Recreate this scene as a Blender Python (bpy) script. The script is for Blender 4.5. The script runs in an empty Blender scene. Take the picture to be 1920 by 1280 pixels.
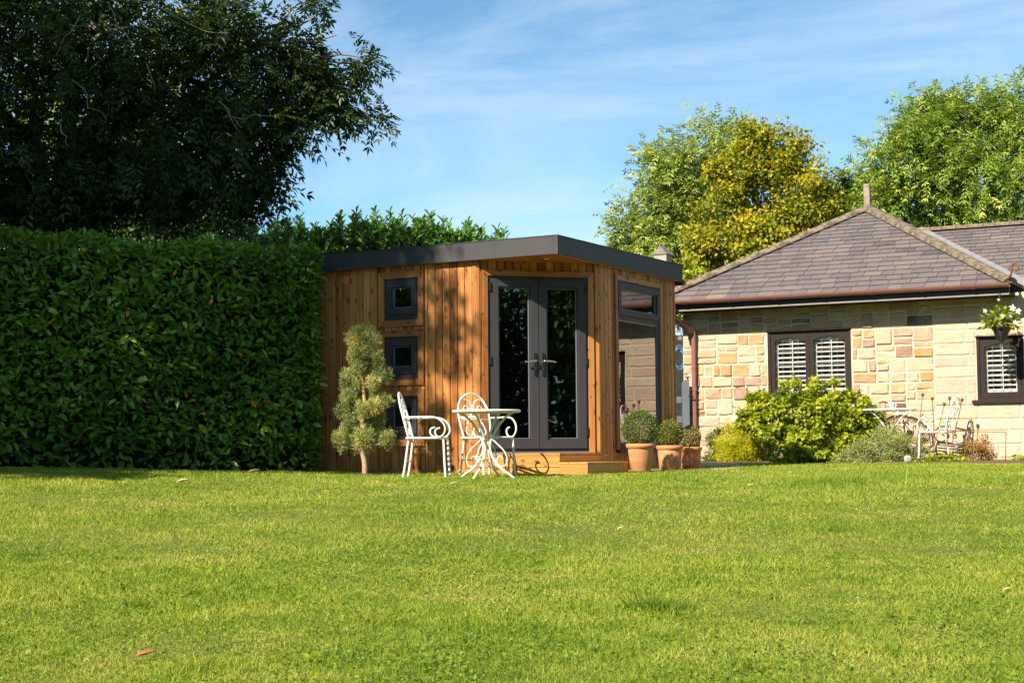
import bpy, bmesh, math, random
import numpy as np
from mathutils import Matrix, Vector, Quaternion
R = math.radians
random.seed(7)
rng = np.random.default_rng(11)
sc = bpy.context.scene
COL = sc.collection

# ------------------------------------------------------------------ camera
EYE = Vector((0.0, 0.0, 0.22))
cam = bpy.data.cameras.new("camera")
cam.lens = 56.25
cam.sensor_width = 36
cam.clip_start = 0.1
cam.clip_end = 2000
cam_o = bpy.data.objects.new("camera", cam)
COL.objects.link(cam_o)
cam_o.matrix_world = Matrix.Translation(EYE) @ Matrix.Rotation(R(90 + 4.0), 4, 'X') @ Matrix.Rotation(-0.008, 4, 'Z')
sc.camera = cam_o

# ------------------------------------------------------------------ sun and sky
SUN_EL = R(38)
SUN_H = Vector((-0.663, -0.749, 0)).normalized()          # horizontal direction towards the sun
SUN_V = Vector((SUN_H.x * math.cos(SUN_EL), SUN_H.y * math.cos(SUN_EL), math.sin(SUN_EL)))
sun = bpy.data.lights.new("sun", 'SUN')
sun.energy = 4.5
sun.angle = R(0.5)
sun.color = (1.0, 0.89, 0.74)
sun_o = bpy.data.objects.new("sun", sun)
COL.objects.link(sun_o)
sun_o.location = (-30, -20, 30)
sun_o.rotation_euler = (-SUN_V).to_track_quat('-Z', 'Y').to_euler()

world = bpy.data.worlds.new("World")
sc.world = world
world.use_nodes = True
wt = world.node_tree
wt.nodes.clear()
w_out = wt.nodes.new('ShaderNodeOutputWorld')
w_bg = wt.nodes.new('ShaderNodeBackground')
w_bg.inputs['Strength'].default_value = 0.080
sky = wt.nodes.new('ShaderNodeTexSky')
sky.sky_type = 'NISHITA'
sky.sun_disc = False
sky.sun_elevation = SUN_EL
sky.sun_rotation = math.atan2(SUN_H.x, SUN_H.y)
sky.air_density = 0.6
sky.dust_density = 0.0
sky.ozone_density = 2.0
w_tc = wt.nodes.new('ShaderNodeTexCoord')
w_map = wt.nodes.new('ShaderNodeMapping')
w_map.inputs['Scale'].default_value = (1.5, 1.0, 7.0)
w_map.inputs['Rotation'].default_value = (0.0, R(9), R(20))
w_n = wt.nodes.new('ShaderNodeTexNoise')
w_n.inputs['Scale'].default_value = 1.9
w_n.inputs['Detail'].default_value = 7
w_n.inputs['Roughness'].default_value = 0.62
w_n.inputs['Distortion'].default_value = 0.6
w_r = wt.nodes.new('ShaderNodeValToRGB')
w_r.color_ramp.elements[0].position = 0.40
w_r.color_ramp.elements[0].color = (0, 0, 0, 1)
w_r.color_ramp.elements[1].position = 0.78
w_r.color_ramp.elements[1].color = (0.80, 0.80, 0.80, 1)
w_mix = wt.nodes.new('ShaderNodeMixRGB')
w_mix.inputs['Color2'].default_value = (4.3, 5.3, 6.1, 1)
L = wt.links
L.new(w_tc.outputs['Generated'], w_map.inputs['Vector'])
L.new(w_map.outputs['Vector'], w_n.inputs['Vector'])
L.new(w_n.outputs['Fac'], w_r.inputs['Fac'])
L.new(w_r.outputs['Color'], w_mix.inputs['Fac'])
w_t = wt.nodes.new('ShaderNodeMixRGB')
w_t.blend_type = 'MULTIPLY'
w_t.inputs['Fac'].default_value = 1.0
w_t.inputs['Color2'].default_value = (0.88, 1.09, 1.0, 1)
L.new(sky.outputs['Color'], w_t.inputs['Color1'])
L.new(w_t.outputs['Color'], w_mix.inputs['Color1'])
L.new(w_mix.outputs['Color'], w_bg.inputs['Color'])
L.new(w_bg.outputs['Background'], w_out.inputs['Surface'])

sc.view_settings.view_transform = 'Standard'
sc.view_settings.look = 'None'
sc.view_settings.exposure = 1.25
sc.view_settings.gamma = 1.0
sc.view_settings.use_curve_mapping = False
sc.render.engine = 'CYCLES'
sc.cycles.max_bounces = 7
sc.cycles.transparent_max_bounces = 12
sc.cycles.use_denoising = True
sc.cycles.caustics_reflective = False
sc.cycles.caustics_refractive = False

# ------------------------------------------------------------------ helpers
def at(px, py, d):
    """a place seen at photo pixel (px,py), d metres ahead"""
    c, s = math.cos(R(4.0)), math.sin(R(4.0))
    x, y = (px - 960) / 3000.0, (640 - py) / 3000.0
    x, y = x * math.cos(0.008) + y * math.sin(0.008), -x * math.sin(0.008) + y * math.cos(0.008)
    fy = c - y * s
    fz = s + y * c
    k = d / fy
    return Vector((x * k, d, EYE.z + fz * k))

def G(x, y):
    """height of the ground"""
    t = 15.5 - y
    k = 1.2
    soft = np.log1p(np.exp(np.clip(t / k, -40, 40))) * k
    z = -0.0535 * np.minimum(soft, 17.5)
    z = z + 0.035 * np.clip(-x - 1.6, 0, 8) * np.clip((y - 7) / 9.0, 0, 1)
    z = z + 0.008 * np.clip(y - 18, 0, 8)
    z = z + 0.022 * np.sin(x * 0.9 + 0.7) * np.sin(y * 0.55 + x * 0.2) * np.clip((15.5 - y) / 5, 0, 1)
    return z
def Gf(x, y):
    return float(G(np.float64(x), np.float64(y)))

def prop(o, label=None, cat=None, group=None, kind=None):
    if label: o['label'] = label
    if cat: o['category'] = cat
    if group: o['group'] = group
    if kind: o['kind'] = kind
    return o

def empty(name, loc, rz=0, label=None, cat=None, group=None):
    o = bpy.data.objects.new(name, None)
    o.empty_display_size = 0.1
    COL.objects.link(o)
    o.location = loc
    o.rotation_euler = (0, 0, rz)
    return prop(o, label, cat, group)

def link(name, mesh, mat=None, parent=None, matrix=None):
    o = bpy.data.objects.new(name, mesh)
    COL.objects.link(o)
    if mat and not mesh.materials:
        mesh.materials.append(mat)
    if parent is not None:
        o.parent = parent
    if matrix is not None:
        o.matrix_basis = matrix
    return o

class MB:
    def __init__(s):
        s.v = []; s.f = []
    def add(s, vs, fs, M=None):
        n = len(s.v)
        if M is not None:
            vs = [M @ Vector(p) for p in vs]
        s.v += [tuple(p) for p in vs]
        s.f += [tuple(i + n for i in f) for f in fs]
        return s
    def box(s, x0, x1, y0, y1, z0, z1, M=None):
        return s.add([(x0,y0,z0),(x1,y0,z0),(x1,y1,z0),(x0,y1,z0),(x0,y0,z1),(x1,y0,z1),(x1,y1,z1),(x0,y1,z1)],
                     [(0,3,2,1),(4,5,6,7),(0,1,5,4),(1,2,6,5),(2,3,7,6),(3,0,4,7)], M)
    def bbox(s, x0, x1, y0, y1, z0, z1, b=0.004, M=None):
        """box with chamfered edges"""
        bm = bmesh.new()
        bmesh.ops.create_cube(bm, size=1)
        for v in bm.verts:
            v.co = Vector(((x0+x1)/2 + v.co.x*(x1-x0), (y0+y1)/2 + v.co.y*(y1-y0), (z0+z1)/2 + v.co.z*(z1-z0)))
        b = min(b, 0.45*min(abs(x1-x0), abs(y1-y0), abs(z1-z0)))
        bmesh.ops.bevel(bm, geom=bm.edges[:], offset=b, segments=1, affect='EDGES')
        bm.verts.index_update()
        s.add([v.co.copy() for v in bm.verts], [[v.index for v in f.verts] for f in bm.faces], M)
        bm.free()
        return s
    def poly(s, pts, y0, y1, M=None):
        """prism: outline in (x,z), extruded in y"""
        n = len(pts)
        vs = [(p[0], y0, p[1]) for p in pts] + [(p[0], y1, p[1]) for p in pts]
        fs = [tuple(range(n)), tuple(range(2*n-1, n-1, -1))] + [(i, i+n, (i+1) % n + n, (i+1) % n) for i in range(n)]
        return s.add(vs, fs, M)
    def ring(s, x0, x1, z0, z1, w, y0, y1, M=None, wb=None, wt_=None):
        """mitred rectangular frame in the xz plane"""
        wb = w if wb is None else wb
        wt_ = w if wt_ is None else wt_
        o = [(x0,z0),(x1,z0),(x1,z1),(x0,z1)]
        i = [(x0+w,z0+wb),(x1-w,z0+wb),(x1-w,z1-wt_),(x0+w,z1-wt_)]
        for k in range(4):
            j = (k+1) % 4
            s.poly([o[k], o[j], i[j], i[k]], y0, y1, M)
        return s
    def tube(s, pts, r, seg=8, closed=False, M=None, caps=True):
        pts = [Vector(p) for p in pts]
        n = len(pts)
        rr = r if isinstance(r, (list, tuple, np.ndarray)) else [r]*n
        base = len(s.v)
        up = None
        vs = []
        for i in range(n):
            if closed:
                t = pts[(i+1) % n] - pts[i-1]
            else:
                t = pts[min(i+1, n-1)] - pts[max(i-1, 0)]
            if t.length < 1e-9: t = Vector((0,0,1))
            t.normalize()
            if up is None:
                up = Vector((0,0,1)) if abs(t.z) < 0.9 else Vector((1,0,0))
            a = up - t*up.dot(t)
            if a.length < 1e-6:
                a = t.orthogonal()
            a.normalize(); up = a
            b = t.cross(a)
            for k in range(seg):
                an = 2*math.pi*k/seg
                vs.append(pts[i] + (a*math.cos(an) + b*math.sin(an))*rr[i])
        fs = []
        m = n if closed else n-1
        for i in range(m):
            j = (i+1) % n
            for k in range(seg):
                l = (k+1) % seg
                fs.append((i*seg+k, i*seg+l, j*seg+l, j*seg+k))
        if caps and not closed:
            fs.append(tuple(range(seg-1, -1, -1)))
            fs.append(tuple((n-1)*seg+k for k in range(seg)))
        return s.add(vs, fs, M)
    def lathe(s, prof, seg=32, M=None):
        """prof: (r,z) pairs, spun about z"""
        vs = []; fs = []
        for r, z in prof:
            for k in range(seg):
                a = 2*math.pi*k/seg
                vs.append((r*math.cos(a), r*math.sin(a), z))
        for i in range(len(prof)-1):
            for k in range(seg):
                l = (k+1) % seg
                fs.append((i*seg+k, i*seg+l, (i+1)*seg+l, (i+1)*seg+k))
        return s.add(vs, fs, M)
    def mesh(s, name, smooth=False):
        me = bpy.data.meshes.new(name)
        me.from_pydata(s.v, [], s.f)
        if smooth:
            me.polygons.foreach_set('use_smooth', [True]*len(me.polygons))
        me.update()
        return me
    def build(s, name, mat, parent=None, smooth=False, matrix=None):
        return link(name, s.mesh(name, smooth), mat, parent, matrix)

def crom(pts, n=8, closed=False):
    """smooth curve through points"""
    P = [Vector(p) for p in pts]
    out = []
    m = len(P)
    rngi = range(m) if closed else range(m-1)
    for i in rngi:
        p0 = P[i-1] if (closed or i > 0) else P[0]*2 - P[1]
        p1 = P[i]; p2 = P[(i+1) % m]
        p3 = P[(i+2) % m] if (closed or i+2 < m) else P[-1]*2 - P[-2]
        for k in range(n):
            t = k/n
            out.append(0.5*((2*p1) + (p2-p0)*t + (2*p0-5*p1+4*p2-p3)*t*t + (3*p1-p0-3*p2+p3)*t**3))
    if not closed: out.append(P[-1].copy())
    return out

# ------------------------------------------------------------------ materials
def mat(name):
    m = bpy.data.materials.new(name)
    m.use_nodes = True
    nt = m.node_tree
    return m, nt, nt.nodes['Principled BSDF'], nt.links

def ramp(nt, fac, cols, interp='LINEAR'):
    r = nt.nodes.new('ShaderNodeValToRGB')
    r.color_ramp.interpolation = interp
    e = r.color_ramp.elements
    while len(e) < len(cols): e.new(0.5)
    for k, (p, c) in enumerate(cols):
        e[k].position = p
        e[k].color = (c[0], c[1], c[2], 1)
    nt.links.new(fac, r.inputs['Fac'])
    return r.outputs['Color']

def noise(nt, vec, scale, detail=4, rough=0.55, dist=0.0):
    n = nt.nodes.new('ShaderNodeTexNoise')
    n.inputs['Scale'].default_value = scale
    n.inputs['Detail'].default_value = detail
    n.inputs['Roughness'].default_value = rough
    n.inputs['Distortion'].default_value = dist
    if vec is not None: nt.links.new(vec, n.inputs['Vector'])
    return n

def mapping(nt, vec, scale=(1,1,1), rot=(0,0,0), loc=(0,0,0)):
    m = nt.nodes.new('ShaderNodeMapping')
    m.inputs['Scale'].default_value = scale
    m.inputs['Rotation'].default_value = rot
    m.inputs['Location'].default_value = loc
    nt.links.new(vec, m.inputs['Vector'])
    return m.outputs['Vector']

def mixc(nt, fac, a, b, mode='MIX'):
    m = nt.nodes.new('ShaderNodeMixRGB')
    m.blend_type = mode
    for key, val in (('Fac', fac), ('Color1', a), ('Color2', b)):
        if isinstance(val, (int, float)):
            m.inputs[key].default_value = val
        elif isinstance(val, tuple):
            m.inputs[key].default_value = (val[0], val[1], val[2], 1)
        else:
            nt.links.new(val, m.inputs[key])
    return m.outputs['Color']

def math_(nt, op, a, b=0.0):
    m = nt.nodes.new('ShaderNodeMath')
    m.operation = op
    for k, val in enumerate((a, b)):
        if isinstance(val, (int, float)): m.inputs[k].default_value = val
        else: nt.links.new(val, m.inputs[k])
    return m.outputs[0]

def bump(nt, bsdf, height, strength=0.3, dist=0.01):
    b = nt.nodes.new('ShaderNodeBump')
    b.inputs['Strength'].default_value = strength
    b.inputs['Distance'].default_value = dist
    nt.links.new(height, b.inputs['Height'])
    nt.links.new(b.outputs['Normal'], bsdf.inputs['Normal'])

def shifted(nt, amount=37.0):
    """object coordinates, moved on for every object"""
    tc = nt.nodes.new('ShaderNodeTexCoord')
    oi = nt.nodes.new('ShaderNodeObjectInfo')
    c = nt.nodes.new('ShaderNodeCombineXYZ')
    r1 = math_(nt, 'MULTIPLY', oi.outputs['Random'], amount)
    r2 = math_(nt, 'MULTIPLY', oi.outputs['Random'], amount*3.7)
    nt.links.new(r1, c.inputs[0]); nt.links.new(r2, c.inputs[2]); nt.links.new(r1, c.inputs[1])
    a = nt.nodes.new('ShaderNodeVectorMath'); a.operation = 'ADD'
    nt.links.new(tc.outputs['Object'], a.inputs[0]); nt.links.new(c.outputs[0], a.inputs[1])
    return a.outputs[0], oi.outputs['Random']

def plain(name, col, rough=0.5, metal=0.0, var=0.12, nscale=8.0, bmp=0.0, spec=0.5):
    m, nt, b, l = mat(name)
    tc = nt.nodes.new('ShaderNodeTexCoord')
    n = noise(nt, tc.outputs['Object'], nscale, 5)
    lo = tuple(c*(1-var) for c in col); hi = tuple(min(1, c*(1+var)) for c in col)
    l.new(ramp(nt, n.outputs['Fac'], [(0.3, lo), (0.7, hi)]), b.inputs['Base Color'])
    b.inputs['Roughness'].default_value = rough
    b.inputs['Metallic'].default_value = metal
    b.inputs['Specular IOR Level'].default_value = spec
    if bmp: bump(nt, b, n.outputs['Fac'], bmp, 0.01)
    return m

def wood(name, dark, mid, light, axis='Z', knots=True, rough=0.55, knotcol=(0.07, 0.025, 0.008)):
    m, nt, b, l = mat(name)
    vec, rnd = shifted(nt)
    sc_ = {'Z': (26, 26, 1.1), 'X': (1.1, 26, 26), 'Y': (26, 1.1, 26)}[axis]
    kc = {'Z': (7.0, 7.0, 2.3), 'X': (2.3, 7.0, 7.0), 'Y': (7.0, 2.3, 7.0)}[axis]
    g = noise(nt, mapping(nt, vec, sc_), 1.0, 5, 0.6, 0.8)
    tone = math_(nt, 'ADD', math_(nt, 'MULTIPLY', g.outputs['Fac'], 0.75), math_(nt, 'MULTIPLY', rnd, 0.36))
    col = ramp(nt, tone, [(0.30, dark), (0.55, mid), (0.86, light)])
    if knots:
        sx = nt.nodes.new('ShaderNodeSeparateXYZ'); l.new(vec, sx.inputs[0])
        cb = nt.nodes.new('ShaderNodeCombineXYZ')
        ia, ib = {'Z': (0, 2), 'X': (2, 0), 'Y': (0, 1)}[axis]
        wob = noise(nt, mapping(nt, vec, (9, 9, 9)), 1.6, 2)
        l.new(math_(nt, 'ADD', math_(nt, 'MULTIPLY', sx.outputs[ia], 11.0), math_(nt, 'MULTIPLY', wob.outputs['Fac'], 0.5)), cb.inputs[0])
        l.new(math_(nt, 'ADD', math_(nt, 'MULTIPLY', sx.outputs[ib], 5.6), math_(nt, 'MULTIPLY', sx.outputs[ia], 3.0)), cb.inputs[1])
        vo = nt.nodes.new('ShaderNodeTexVoronoi'); vo.voronoi_dimensions = '2D'; vo.inputs['Scale'].default_value = 1.0
        l.new(cb.outputs[0], vo.inputs['Vector'])
        sel = nt.nodes.new('ShaderNodeSeparateColor'); l.new(vo.outputs['Color'], sel.inputs[0])
        pick = math_(nt, 'GREATER_THAN', sel.outputs[0], 0.45)
        k1 = nt.nodes.new('ShaderNodeMapRange'); k1.inputs[1].default_value = 0.10; k1.inputs[2].default_value = 0.25
        k1.inputs[3].default_value = 0.78; k1.inputs[4].default_value = 0.0
        l.new(math_(nt, 'MULTIPLY', vo.outputs['Distance'], math_(nt, 'ADD', 0.65, math_(nt, 'MULTIPLY', sel.outputs[1], 1.3))), k1.inputs[0])
        col = mixc(nt, math_(nt, 'MULTIPLY', k1.outputs[0], pick), col, knotcol)
    l.new(col, b.inputs['Base Color'])
    b.inputs['Roughness'].default_value = rough
    b.inputs['Specular IOR Level'].default_value = 0.3
    bump(nt, b, g.outputs['Fac'], 0.12, 0.004)
    return m

def leafmat(name, cols, rough=0.5, trans=0.35, spec=0.4, tcol=None, patch=None):
    """cols: ramp over the per-leaf value 'rnd'"""
    m, nt, b, l = mat(name)
    a = nt.nodes.new('ShaderNodeAttribute'); a.attribute_name = 'rnd'
    fac = a.outputs['Fac']
    if patch:
        ge = nt.nodes.new('ShaderNodeNewGeometry')
        n = noise(nt, ge.outputs['Position'], patch[0], 4, 0.6)
        nb = noise(nt, ge.outputs['Position'], patch[0]*5.5, 3, 0.6)
        both = math_(nt, 'ADD', math_(nt, 'MULTIPLY', n.outputs['Fac'], 0.55), math_(nt, 'MULTIPLY', nb.outputs['Fac'], 0.45))
        fac = math_(nt, 'ADD', math_(nt, 'MULTIPLY', fac, 1-patch[1]),
                    math_(nt, 'MULTIPLY', math_(nt, 'SUBTRACT', math_(nt, 'MULTIPLY', both, 4.2), 1.52), patch[1]))
    col = ramp(nt, fac, cols)
    l.new(col, b.inputs['Base Color'])
    b.inputs['Roughness'].default_value = rough
    b.inputs['Specular IOR Level'].default_value = spec
    t = nt.nodes.new('ShaderNodeBsdfTranslucent')
    tc = mixc(nt, 1.0, col, tcol if tcol else (1.0, 1.0, 0.55), 'MULTIPLY')
    l.new(tc, t.inputs['Color'])
    mx = nt.nodes.new('ShaderNodeMixShader'); mx.inputs[0].default_value = trans
    l.new(b.outputs[0], mx.inputs[1]); l.new(t.outputs[0], mx.inputs[2])
    l.new(mx.outputs[0], nt.nodes['Material Output'].inputs['Surface'])
    return m

def glass(name, tint=(0.55, 0.6, 0.6), refl=1.0, faces=2.3):
    m = bpy.data.materials.new(name)
    m.use_nodes = True
    nt = m.node_tree; nt.nodes.clear()
    o = nt.nodes.new('ShaderNodeOutputMaterial')
    fr = nt.nodes.new('ShaderNodeFresnel'); fr.inputs['IOR'].default_value = 1.52
    n = noise(nt, None, 1.2, 2)
    tc = nt.nodes.new('ShaderNodeTexCoord'); nt.links.new(tc.outputs['Object'], n.inputs['Vector'])
    bp = nt.nodes.new('ShaderNodeBump'); bp.inputs['Strength'].default_value = 0.05; bp.inputs['Distance'].default_value = 0.02
    nt.links.new(n.outputs['Fac'], bp.inputs['Height'])
    tr = nt.nodes.new('ShaderNodeBsdfTransparent'); tr.inputs[0].default_value = (*tint, 1)
    gl = nt.nodes.new('ShaderNodeBsdfGlossy'); gl.inputs['Roughness'].default_value = 0.0
    gl.inputs[0].default_value = (refl, refl, refl, 1)
    nt.links.new(bp.outputs[0], gl.inputs['Normal'])
    f2 = math_(nt, 'MINIMUM', math_(nt, 'MULTIPLY', fr.outputs[0], faces), 1.0)   # sealed double units mirror more than single panes
    mx = nt.nodes.new('ShaderNodeMixShader')
    nt.links.new(f2, mx.inputs[0]); nt.links.new(tr.outputs[0], mx.inputs[1]); nt.links.new(gl.outputs[0], mx.inputs[2])
    nt.links.new(mx.outputs[0], o.inputs['Surface'])
    return m

M = {}
M['clad'] = wood('cladding_wood', (0.19, 0.062, 0.016), (0.46, 0.178, 0.045), (0.70, 0.335, 0.105))
M['trim'] = wood('trim_wood', (0.22, 0.08, 0.022), (0.40, 0.16, 0.045), (0.56, 0.26, 0.08), knots=True)
M['trimh'] = wood('trim_wood_level', (0.22, 0.08, 0.022), (0.40, 0.16, 0.045), (0.56, 0.26, 0.08), axis='X', knots=True)
M['deck'] = wood('deck_wood', (0.30, 0.12, 0.025), (0.52, 0.24, 0.055), (0.66, 0.36, 0.10), axis='X')
M['grey'] = plain('anthracite_paint', (0.046, 0.046, 0.052), 0.5, var=0.06, nscale=3, spec=0.22)
M['fascia'] = plain('fascia_metal', (0.056, 0.054, 0.056), 0.55, var=0.12, nscale=2, spec=0.2)
M['roof_felt'] = plain('roof_membrane', (0.06, 0.06, 0.065), 0.8)
M['black'] = plain('black_plastic', (0.012, 0.012, 0.013), 0.4)
M['seal'] = plain('rubber_seal', (0.008, 0.008, 0.009), 0.6)
M['chrome'] = plain('chrome', (0.75, 0.75, 0.76), 0.12, 1.0, var=0.02)
M['bead'] = plain('glazing_bead', (0.20, 0.21, 0.22), 0.4, var=0.05)
M['lining'] = plain('plaster_lining', (0.45, 0.45, 0.43), 0.9)
M['carpet'] = plain('dark_carpet', (0.05, 0.05, 0.05), 1.0)
M['glass'] = glass('window_glass', (0.56, 0.60, 0.58))
M['hglass'] = glass('house_glass', (0.985, 0.99, 0.985), faces=0.6)
M['white_iron'] = plain('white_painted_iron', (0.72, 0.71, 0.67), 0.45, var=0.05, nscale=40, bmp=0.1)
M['cream_iron'] = plain('aged_white_iron', (0.72, 0.69, 0.60), 0.5, var=0.10, nscale=30, bmp=0.1)
M['rust'] = plain('rusty_steel', (0.16, 0.062, 0.028), 0.8, var=0.4, nscale=60, bmp=0.3)
M['gutter'] = plain('brown_gutter', (0.195, 0.082, 0.062), 0.4, var=0.08)
M['brownpaint'] = plain('dark_brown_joinery', (0.022, 0.014, 0.012), 0.6, var=0.2, nscale=20, spec=0.2)
M['soffitstrip'] = plain('soffit_strip', (0.20, 0.18, 0.155), 0.6)
M['shutter'] = plain('white_shutter', (0.86, 0.84, 0.77), 0.5, var=0.03)
M['lead'] = plain('lead', (0.19, 0.195, 0.205), 0.6, var=0.15, nscale=14)
M['leadcame'] = plain('leaded_bar', (0.16, 0.16, 0.18), 0.45)
M['gate'] = plain('shade_toned_gate_paint', (0.12, 0.14, 0.16), 0.6, var=0.08, nscale=12)  # paint darkened so its colour carries the cabin's shadow
M['darkfence'] = plain('black_stained_boards', (0.02, 0.02, 0.022), 0.7, var=0.3)
M['hose'] = plain('blue_hose', (0.08, 0.33, 0.50), 0.4)
M['soil'] = plain('soil', (0.10, 0.06, 0.042), 0.95, var=0.4, nscale=40, bmp=0.6)
M['slab'] = plain('concrete_slab', (0.36, 0.33, 0.29), 0.9, var=0.2, nscale=10, bmp=0.3)
M['picture'] = plain('framed_print', (0.25, 0.24, 0.20), 0.6, var=0.5, nscale=14)

def stone_mat(name, cols, bstr=1.0):
    m, nt, b, l = mat(name)
    vec, rnd = shifted(nt)
    n1 = noise(nt, vec, 5.0, 5, 0.6)
    n2 = noise(nt, mapping(nt, vec, (3, 3, 14)), 2.5, 6, 0.65, 1.5)
    base = ramp(nt, rnd, cols, 'CONSTANT')
    c1 = mixc(nt, ramp(nt, n1.outputs['Fac'], [(0.40, (0, 0, 0)), (0.75, (0.55, 0.55, 0.55))]), base, (0.54, 0.44, 0.30))
    c2 = mixc(nt, ramp(nt, n2.outputs['Fac'], [(0.50, (0, 0, 0)), (0.70, (0.75, 0.75, 0.75))]), c1, (0.27, 0.165, 0.105))
    l.new(c2, b.inputs['Base Color'])
    b.inputs['Roughness'].default_value = 0.9
    b.inputs['Specular IOR Level'].default_value = 0.2
    h = math_(nt, 'ADD', n1.outputs['Fac'], math_(nt, 'MULTIPLY', n2.outputs['Fac'], 0.6))
    bump(nt, b, h, bstr, 0.02)
    return m
M['rubble'] = stone_mat('rubble_stone', [(0.0, (0.485, 0.326, 0.188)), (0.13, (0.529, 0.383, 0.248)), (0.28, (0.423, 0.220, 0.086)),
        (0.38, (0.459, 0.293, 0.205)), (0.50, (0.405, 0.244, 0.188)), (0.60, (0.547, 0.407, 0.282)), (0.74, (0.477, 0.285, 0.128)), (0.84, (0.291, 0.179, 0.136)),
        (0.90, (0.511, 0.367, 0.257)), (0.965, (0.106, 0.081, 0.072))])
M['ashlar'] = stone_mat('ashlar_stone', [(0.0, (0.504, 0.391, 0.285)), (0.3, (0.538, 0.424, 0.313)), (0.6, (0.521, 0.383, 0.266)), (0.85, (0.504, 0.342, 0.257))], 0.25)
M['mortar'] = plain('lime_mortar', (0.60, 0.50, 0.36), 0.95, var=0.12, nscale=30, bmp=0.4, spec=0.2)
M['plinth'] = plain('plinth_brick', (0.22, 0.19, 0.17), 0.9, var=0.2, nscale=20, bmp=0.4)

def slate_mat():
    m, nt, b, l = mat('stone_slate')
    vec, rnd = shifted(nt)
    n1 = noise(nt, vec, 6.0, 6, 0.65)
    n2 = noise(nt, vec, 26.0, 4, 0.6)
    base = ramp(nt, rnd, [(0.0, (0.103, 0.086, 0.086)), (0.22, (0.131, 0.108, 0.104)), (0.42, (0.091, 0.078, 0.083)), (0.6, (0.150, 0.116, 0.104)),
                          (0.75, (0.114, 0.096, 0.095)), (0.965, (0.185, 0.152, 0.117)), (0.985, (0.060, 0.052, 0.052))], 'CONSTANT')
    c1 = mixc(nt, ramp(nt, n1.outputs['Fac'], [(0.35, (0, 0, 0)), (0.75, (0.475, 0.480, 0.484))]), base, (0.174, 0.144, 0.133))
    c2 = mixc(nt, ramp(nt, n2.outputs['Fac'], [(0.66, (0, 0, 0)), (0.74, (0.435, 0.440, 0.443))]), c1, (0.284, 0.264, 0.218))
    l.new(c2, b.inputs['Base Color'])
    b.inputs['Roughness'].default_value = 0.72
    bump(nt, b, n1.outputs['Fac'], 0.45, 0.015)
    return m
M['slate'] = slate_mat()
M['hip'] = plain('weathered_hip_stone', (0.155, 0.122, 0.088), 0.95, var=0.6, nscale=12, bmp=0.7, spec=0.2)
M['terracotta'] = None
def terracotta(name, col):
    m, nt, b, l = mat(name)
    tc = nt.nodes.new('ShaderNodeTexCoord')
    n = noise(nt, mapping(nt, tc.outputs['Object'], (3, 3, 9)), 1.6, 5, 0.6)
    l.new(ramp(nt, n.outputs['Fac'], [(0.3, tuple(c*0.78 for c in col)), (0.55, col), (0.78, (0.68, 0.42, 0.26))]), b.inputs['Base Color'])
    b.inputs['Roughness'].default_value = 0.85
    bump(nt, b, n.outputs['Fac'], 0.2, 0.006)
    return m
M['terracotta'] = terracotta('terracotta', (0.56, 0.25, 0.105))
M['terracotta_warm'] = terracotta('orange_terracotta', (0.50, 0.19, 0.055))
M['bark'] = plain('bark', (0.10, 0.075, 0.05), 0.95, var=0.4, nscale=16, bmp=0.8)
M['pale_bark'] = plain('pale_bark', (0.36, 0.24, 0.14), 0.9, var=0.3, nscale=30, bmp=0.5)
M['ash_bark'] = plain('grey_twig_bark', (0.20, 0.17, 0.12), 0.9, var=0.3, nscale=20, bmp=0.4)
M['weathered'] = wood('weathered_timber', (0.13, 0.11, 0.09), (0.27, 0.235, 0.195), (0.40, 0.35, 0.29), axis='X', knots=False)
M['finial'] = plain('weathered_finial', (0.25, 0.21, 0.155), 0.95, var=0.3, nscale=14, bmp=0.4)
M['basket'] = plain('black_wicker', (0.02, 0.018, 0.017), 0.45, var=0.4, nscale=50, bmp=0.9)
M['petal'] = plain('white_petal', (0.85, 0.83, 0.76), 0.6, var=0.03)
M['yellowpetal'] = plain('yellow_petal', (0.80, 0.55, 0.02), 0.6, var=0.1)
M['dryleaf'] = plain('dry_leaf', (0.30, 0.12, 0.045), 0.7, var=0.4, nscale=40)
M['paleleaf'] = plain('pale_dry_leaf', (0.52, 0.38, 0.20), 0.8, var=0.2, nscale=40)
M['stalk'] = plain('pale_stalk', (0.42, 0.42, 0.17), 0.7)
M['seedhead'] = plain('seed_head', (0.52, 0.47, 0.38), 0.9)

M['laurel'] = leafmat('laurel_leaf', [(0.0, (0.0428, 0.1014, 0.0099)), (0.45, (0.0928, 0.2155, 0.0166)), (0.86, (0.1964, 0.3677, 0.0298)), (0.985, (0.4285, 0.4818, 0.0828)), (1.0, (0.7500, 0.3043, 0.0497))], 0.42, 0.25, 0.3)
M['hedgecore'] = plain('hedge_shade_core', (0.012, 0.018, 0.007), 1.0, var=0.4)  # near-black filler, the hedge's inner shade put into its colour
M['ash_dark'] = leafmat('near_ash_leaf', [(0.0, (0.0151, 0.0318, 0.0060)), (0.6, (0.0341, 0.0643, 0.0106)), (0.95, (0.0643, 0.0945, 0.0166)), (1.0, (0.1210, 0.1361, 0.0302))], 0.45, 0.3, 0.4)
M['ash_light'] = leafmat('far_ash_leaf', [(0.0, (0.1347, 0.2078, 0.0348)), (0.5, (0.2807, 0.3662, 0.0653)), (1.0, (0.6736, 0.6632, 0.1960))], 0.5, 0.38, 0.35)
M['ash_green'] = leafmat('green_ash_leaf', [(0.0, (0.1154, 0.2016, 0.0253)), (0.5, (0.2328, 0.3456, 0.0422)), (1.0, (0.6320, 0.6240, 0.1373))], 0.5, 0.38, 0.35)
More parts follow.
